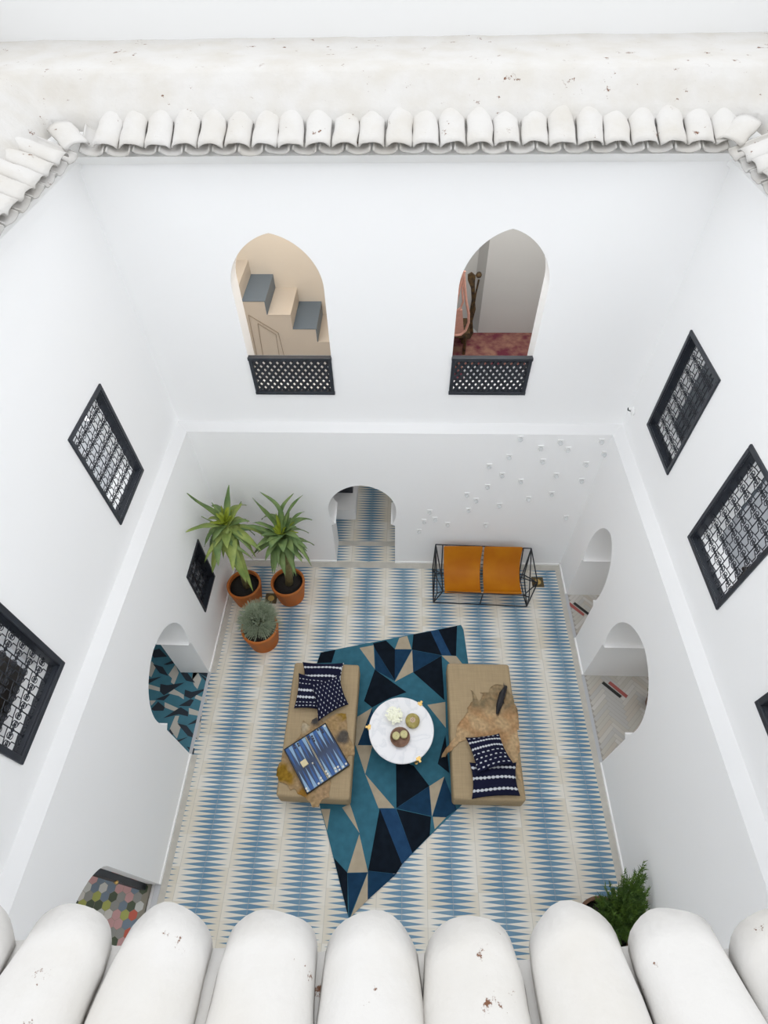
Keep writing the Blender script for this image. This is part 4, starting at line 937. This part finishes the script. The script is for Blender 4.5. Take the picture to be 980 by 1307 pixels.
# ------------------------------------------------------------------ potted plants
def pot(px, py, zr, r1, r0, mats_, label, nm_='potted_plant', lean=0):
    p = az(px, py, zr); e = empty(nm_, (p.x, p.y, 0.0035), label, 'potted plant')
    h = zr
    MB().lathe([(r0-.01, 0), (r0, .01), (r0+(r1-r0)*.93, h*.86), (r1-.004, h*.87), (r1, h*.9), (r1, h-.012), (r1-.008, h), (r1-.035, h), (r1-.045, h*.9), (r1-.045, h*.8), (.001, h*.8)], 48).build('pot', mats_, e, smooth=False, bevel=0)
    for pg in bpy.data.objects: pass
    MB().lathe([(r1-.045, h*.84), (r1*.5, h*.87), (.001, h*.88)], 24).build('soil', M['soil'], e, smooth=True)
    return e, p
def leaf(mb, base, tip, wd, bend=.2, fold=.35, twist=0, n=14, curl=0, mi=0):
    base, tip = Vector(base), Vector(tip); d = tip-base; L = d.length
    up = Vector((0, 0, 1)); side = d.cross(up)
    if side.length < 1e-4: side = Vector((1, 0, 0))
    side.normalize(); vs = []; nrm = side.cross(d).normalized()
    if nrm.z < 0: nrm = -nrm
    pts = []
    for i in range(n+1):
        f = i/n; pts.append(base+d*f+Vector((0, 0, 1))*(bend*L*4*f*(1-f))+side*(curl*L*math.sin(PI*f*1.3)))
    for i, p in enumerate(pts):
        f = i/n; t = (pts[min(i+1, n)]-pts[max(i-1, 0)]).normalized(); s = t.cross(nrm)
        if s.length < 1e-4: s = side.copy()
        s.normalize(); nn = s.cross(t); w = wd*(min(1, .62+f*2.2))*(1-f**2.6)**.9 if f < 1 else .0008
        w = max(w, .0015); rip = .006*math.sin(f*14+twist*5)
        vs += [p-s*w+nn*(fold*w+rip), p, p+s*w+nn*(fold*w-rip)]
    fs = []
    for i in range(n):
        a = i*3; fs += [(a, a+1, a+4, a+3), (a+1, a+2, a+5, a+4)]
    # thickness: a second sheet just underneath
    k = len(vs); vs2 = [v-nrm*.006 for v in vs]; fs2 = [tuple(j+k for j in f[::-1]) for f in fs]
    rim = []
    for i in range(n):
        a = i*3; rim += [(a, a+3, a+3+k, a+k), (a+5, a+2, a+2+k, a+5+k)]
    mb.add(vs+vs2, fs+fs2+rim, mi)
# left aloe
def aloe(px, py, crown_px, cy_, leaves, inner, mats3, label, zr=.5, r=(.305, .24), stembase=(0, 0)):
    e, p = pot(px, py, zr, r[0], r[1], M['terracotta'], label)
    O = e.location; cr = ay(*crown_px, cy_)
    s0 = Vector((p.x+stembase[0], p.y+stembase[1], zr*.85)); mid_ = s0.lerp(cr, .5)+Vector((.03, -.04, -.05))
    MB().tube([s0-O, mid_-O, cr-O-Vector((0, 0, .12))], [.075, .06, .05], 10).build('stem', M['bark'], e, smooth=True)
    for (tx, ty, yy, wd, bend, mi, curl) in leaves:
        tip = ayc(tx, ty, yy)
        mb = MB(); f = random.uniform(.0, .22); base = cr.lerp(mid_, f)
        leaf(mb, base-O, tip-O, wd*1.12, bend, curl=curl, twist=random.random()); mb.build('leaf', mats3[mi], e, smooth=True)
    for k in range(17):
        a = k*2.4+1; L = random.uniform(.42, .74); el = random.uniform(-1.15, .15); d = Vector((math.cos(a)*math.cos(el), math.sin(a)*math.cos(el), math.sin(el)))
        b0_ = cr-O-Vector((0, 0, random.uniform(.0, .22))); tp = b0_+d*L
        if (tp+O).x < -3.1: tp.x = -3.1-O.x
        mb = MB(); leaf(mb, b0_, tp, random.uniform(.04, .065), random.uniform(.16, .34), curl=random.uniform(-.12, .12)); mb.build('leaf', mats3[k % 2], e, smooth=True)
    for k in range(inner):
        a = k*2.4+.4; el = random.uniform(.35, 1.2); L = random.uniform(.16, .34); d = Vector((math.cos(a)*math.cos(el), math.sin(a)*math.cos(el), math.sin(el)))
        mb = MB(); leaf(mb, cr-O+d*.02, cr-O+d*L, .042, .05); mb.build('leaf', M['leafY'], e, smooth=True)
    return e
A3 = [M['leafA'], M['leafB'], M['leafY']]
CL = (288, 668)
aloe(311, 745, CL, 5.35, [
    (241, 624, 5.5, .05, -.16, 1, .10), (237, 679, 5.15, .06, .08, 0, .0), (292, 619, 5.75, .055, .03, 1, .0), (270, 641, 5.6, .03, 0, 1, 0), (308, 640, 5.7, .02, .06, 1, 0), (309, 642, 5.55, .058, .03, 0, 0),
    (318, 665, 5.25, .055, .10, 1, 0), (326, 694, 5.1, .06, .08, 1, 0), (333, 703, 5.0, .07, .10, 0, 0), (271, 731, 4.75, .085, .14, 0, 0), (276, 722, 4.7, .08, .16, 1, .06), (257, 659, 5.3, .02, .0, 1, 0),
    (271, 692, 5.0, .055, .12, 1, 0), (323, 755, 4.75, .07, .16, 0, 0), (312, 745, 4.72, .10, .18, 0, .04), (300, 728, 4.7, .085, .15, 0, -.05), (302, 722, 4.85, .08, .12, 1, 0), (282, 645, 5.6, .045, .0, 2, 0), (296, 650, 5.6, .05, .0, 2, 0), (318, 718, 4.9, .035, .25, 1, .15), (290, 700, 4.8, .08, .12, 0, 0)],
    9, A3, 'tall broad-leaved aloe in a terracotta pot, in the corner nearest the left wall', stembase=(.05, .0))
aloe(367, 742, (360, 682), 5.42, [
    (338, 625, 5.75, .035, .14, 1, .12), (324, 633, 5.5, .045, -.06, 1, .05), (370, 628, 5.8, .035, .14, 1, -.10), (385, 630, 5.75, .03, .12, 1, -.05), (388, 653, 5.5, .04, .16, 1, 0), (398, 723, 4.95, .04, .34, 1, 0), (396, 716, 5.1, .055, .2, 0, 0),
    (308, 670, 5.2, .05, .08, 1, 0), (322, 667, 5.4, .04, .18, 1, 0), (326, 700, 5.0, .06, .14, 1, 0), (338, 716, 4.9, .06, .14, 0, 0), (350, 732, 4.85, .06, .16, 1, 0), (362, 735, 4.85, .07, .14, 0, .05), (378, 735, 4.9, .06, .14, 1, 0),
    (386, 718, 4.95, .055, .14, 0, 0), (392, 700, 5.1, .05, .14, 1, 0), (345, 700, 4.9, .10, .14, 0, 0), (362, 705, 4.85, .09, .12, 1, 0), (375, 706, 4.9, .08, .12, 0, 0), (333, 684, 5.1, .06, .12, 1, 0), (352, 655, 5.6, .035, .03, 2, 0), (371, 652, 5.7, .025, .1, 1, .08), (378, 672, 5.3, .045, .1, 0, 0), (340, 692, 5.0, .06, .1, 0, 0), (384, 690, 5.0, .05, .14, 0, 0)],
    14, [M['leafB'], M['leafB'], M['leafY']], 'tall aloe with curling narrow leaves in the terracotta pot nearer the back doorway', stembase=(.02, .0))
# lavender like bush
e, p = pot(331, 800, .5, .315, .25, M['terracotta'], 'bushy grey-green plant in a terracotta pot, in front of the two aloes')
O = e.location; mb = MB(); c0 = Vector((-.02, .10, .43))
for k in range(1500):
    a = random.uniform(0, 2*PI); el = math.acos(random.uniform(.0, 1)); d = Vector((math.sin(el)*math.cos(a), math.sin(el)*math.sin(a), math.cos(el)*1.35)); L = random.uniform(.27, .41)
    b_ = c0+d*L*.45; t = c0+d*L+Vector((random.uniform(-.02, .02), random.uniform(-.02, .02), random.uniform(0, .03)))
    s = Vector((-d.y, d.x, 0)); s = (s.normalized() if s.length > .01 else Vector((1, 0, 0)))*random.uniform(.003, .006)
    mb.add([b_-s, b_+s, t+s*.3, t-s*.3], [(0, 1, 2, 3)])
    for q in range(3):
        m_ = b_.lerp(t, .35+.25*q); dd = Vector((random.uniform(-1, 1), random.uniform(-1, 1), random.uniform(.2, 1)))*.022; ss = dd.cross(Vector((0, 0, 1)))
        ss = (ss.normalized() if ss.length > 1e-4 else Vector((1, 0, 0)))*.005; mb.add([m_-ss, m_+ss, m_+dd], [(0, 1, 2)])
mb.build('foliage', M['leafG'], e)
sm = MB()
for k in range(14):
    a = k*.45; sm.tube([Vector((.02*math.cos(a), .1+.02*math.sin(a), .4)), c0+Vector((.13*math.cos(a), .10*math.sin(a), .12))], .006, 5)
sm.build('stems', M['bark'], e)
# dark feathery shrub, near right
e, p = pot(772, 1185, .48, .33, .27, M['old_terracotta'], 'dark green feathery shrub in a weathered pot at the foot of the near right wall')
O = e.location; mb = MB()
cent = [az(x, y, z)-O for x, y, z in ((808, 1170, .75), (830, 1150, .80), (800, 1150, .80), (785, 1180, .65), (838, 1165, .72), (815, 1140, .85))]
tipx = [(811, 1121, .95), (825, 1108, 1.0), (828, 1125, .95), (852, 1140, .9), (848, 1160, .8), (785, 1138, .9), (797, 1133, .9), (838, 1138, .9), (775, 1152, .8), (842, 1172, .75), (765, 1165, .7), (820, 1135, .95), (805, 1145, .95), (790, 1160, .85), (830, 1160, .85), (815, 1160, .9), (800, 1175, .8), (780, 1180, .75), (826, 1175, .75), (845, 1150, .85), (770, 1190, .62), (790, 1195, .7), (812, 1190, .7), (760, 1180, .6)]
root = Vector((.12, .02, .42))
for (x, y, z) in tipx:
    T = az(x-8, y+2, z)
    T.x = min(T.x, 2.96); T = T-O
    for rep in range(11):
        t = T+Vector((random.uniform(-.10, .07), random.uniform(-.10, .09), random.uniform(-.06, .04)))*(rep > 0); m_ = root.lerp(t, .55)+Vector((0, 0, .08))
        pts = [root.lerp(m_, i/6)*(1) if i <= 6 else m_.lerp(t, (i-6)/10) for i in range(17)]
        mb.tube([root, m_, t], [.008, .006, .002], 4)
        for i in range(3, 17):
            for q in range(4):
                dd = Vector((random.uniform(-1, 1), random.uniform(-1, 1), random.uniform(-.3, 1))).normalized()*random.uniform(.03, .055)
                dd += (t-m_).normalized()*.02; ss = dd.cross(Vector((.3, .2, 1))).normalized()*.006
                mb.add([pts[i]-ss, pts[i]+ss, pts[i]+dd], [(0, 1, 2)])
mb.build('foliage', M['leafH'], e)
# shrub in the side room
p = az(846, 884, .5); e = empty('potted_shrub', (p.x, p.y, .006), 'dark shrub in a pot just visible at the edge of the wider right doorway', 'potted plant')
MB().lathe([(.10, 0), (.14, .24), (.15, .25), (.13, .25), (.12, .22), (.001, .22)], 24).build('pot', M['old_terracotta'], e)
mb = MB()
for k in range(260):
    d = Vector((random.gauss(0, 1), random.gauss(0, 1), random.gauss(0, 1))).normalized(); c = Vector((0, 0, .42))+d*random.uniform(.08, .17); s = d.orthogonal().normalized()*.016; t = d*.05
    mb.add([c-s, c+t*.3+s, c+t], [(0, 1, 2)])
mb.tube([(0, 0, .2), (0, 0, .4)], .012, 6); mb.build('foliage', M['leafH'], e)
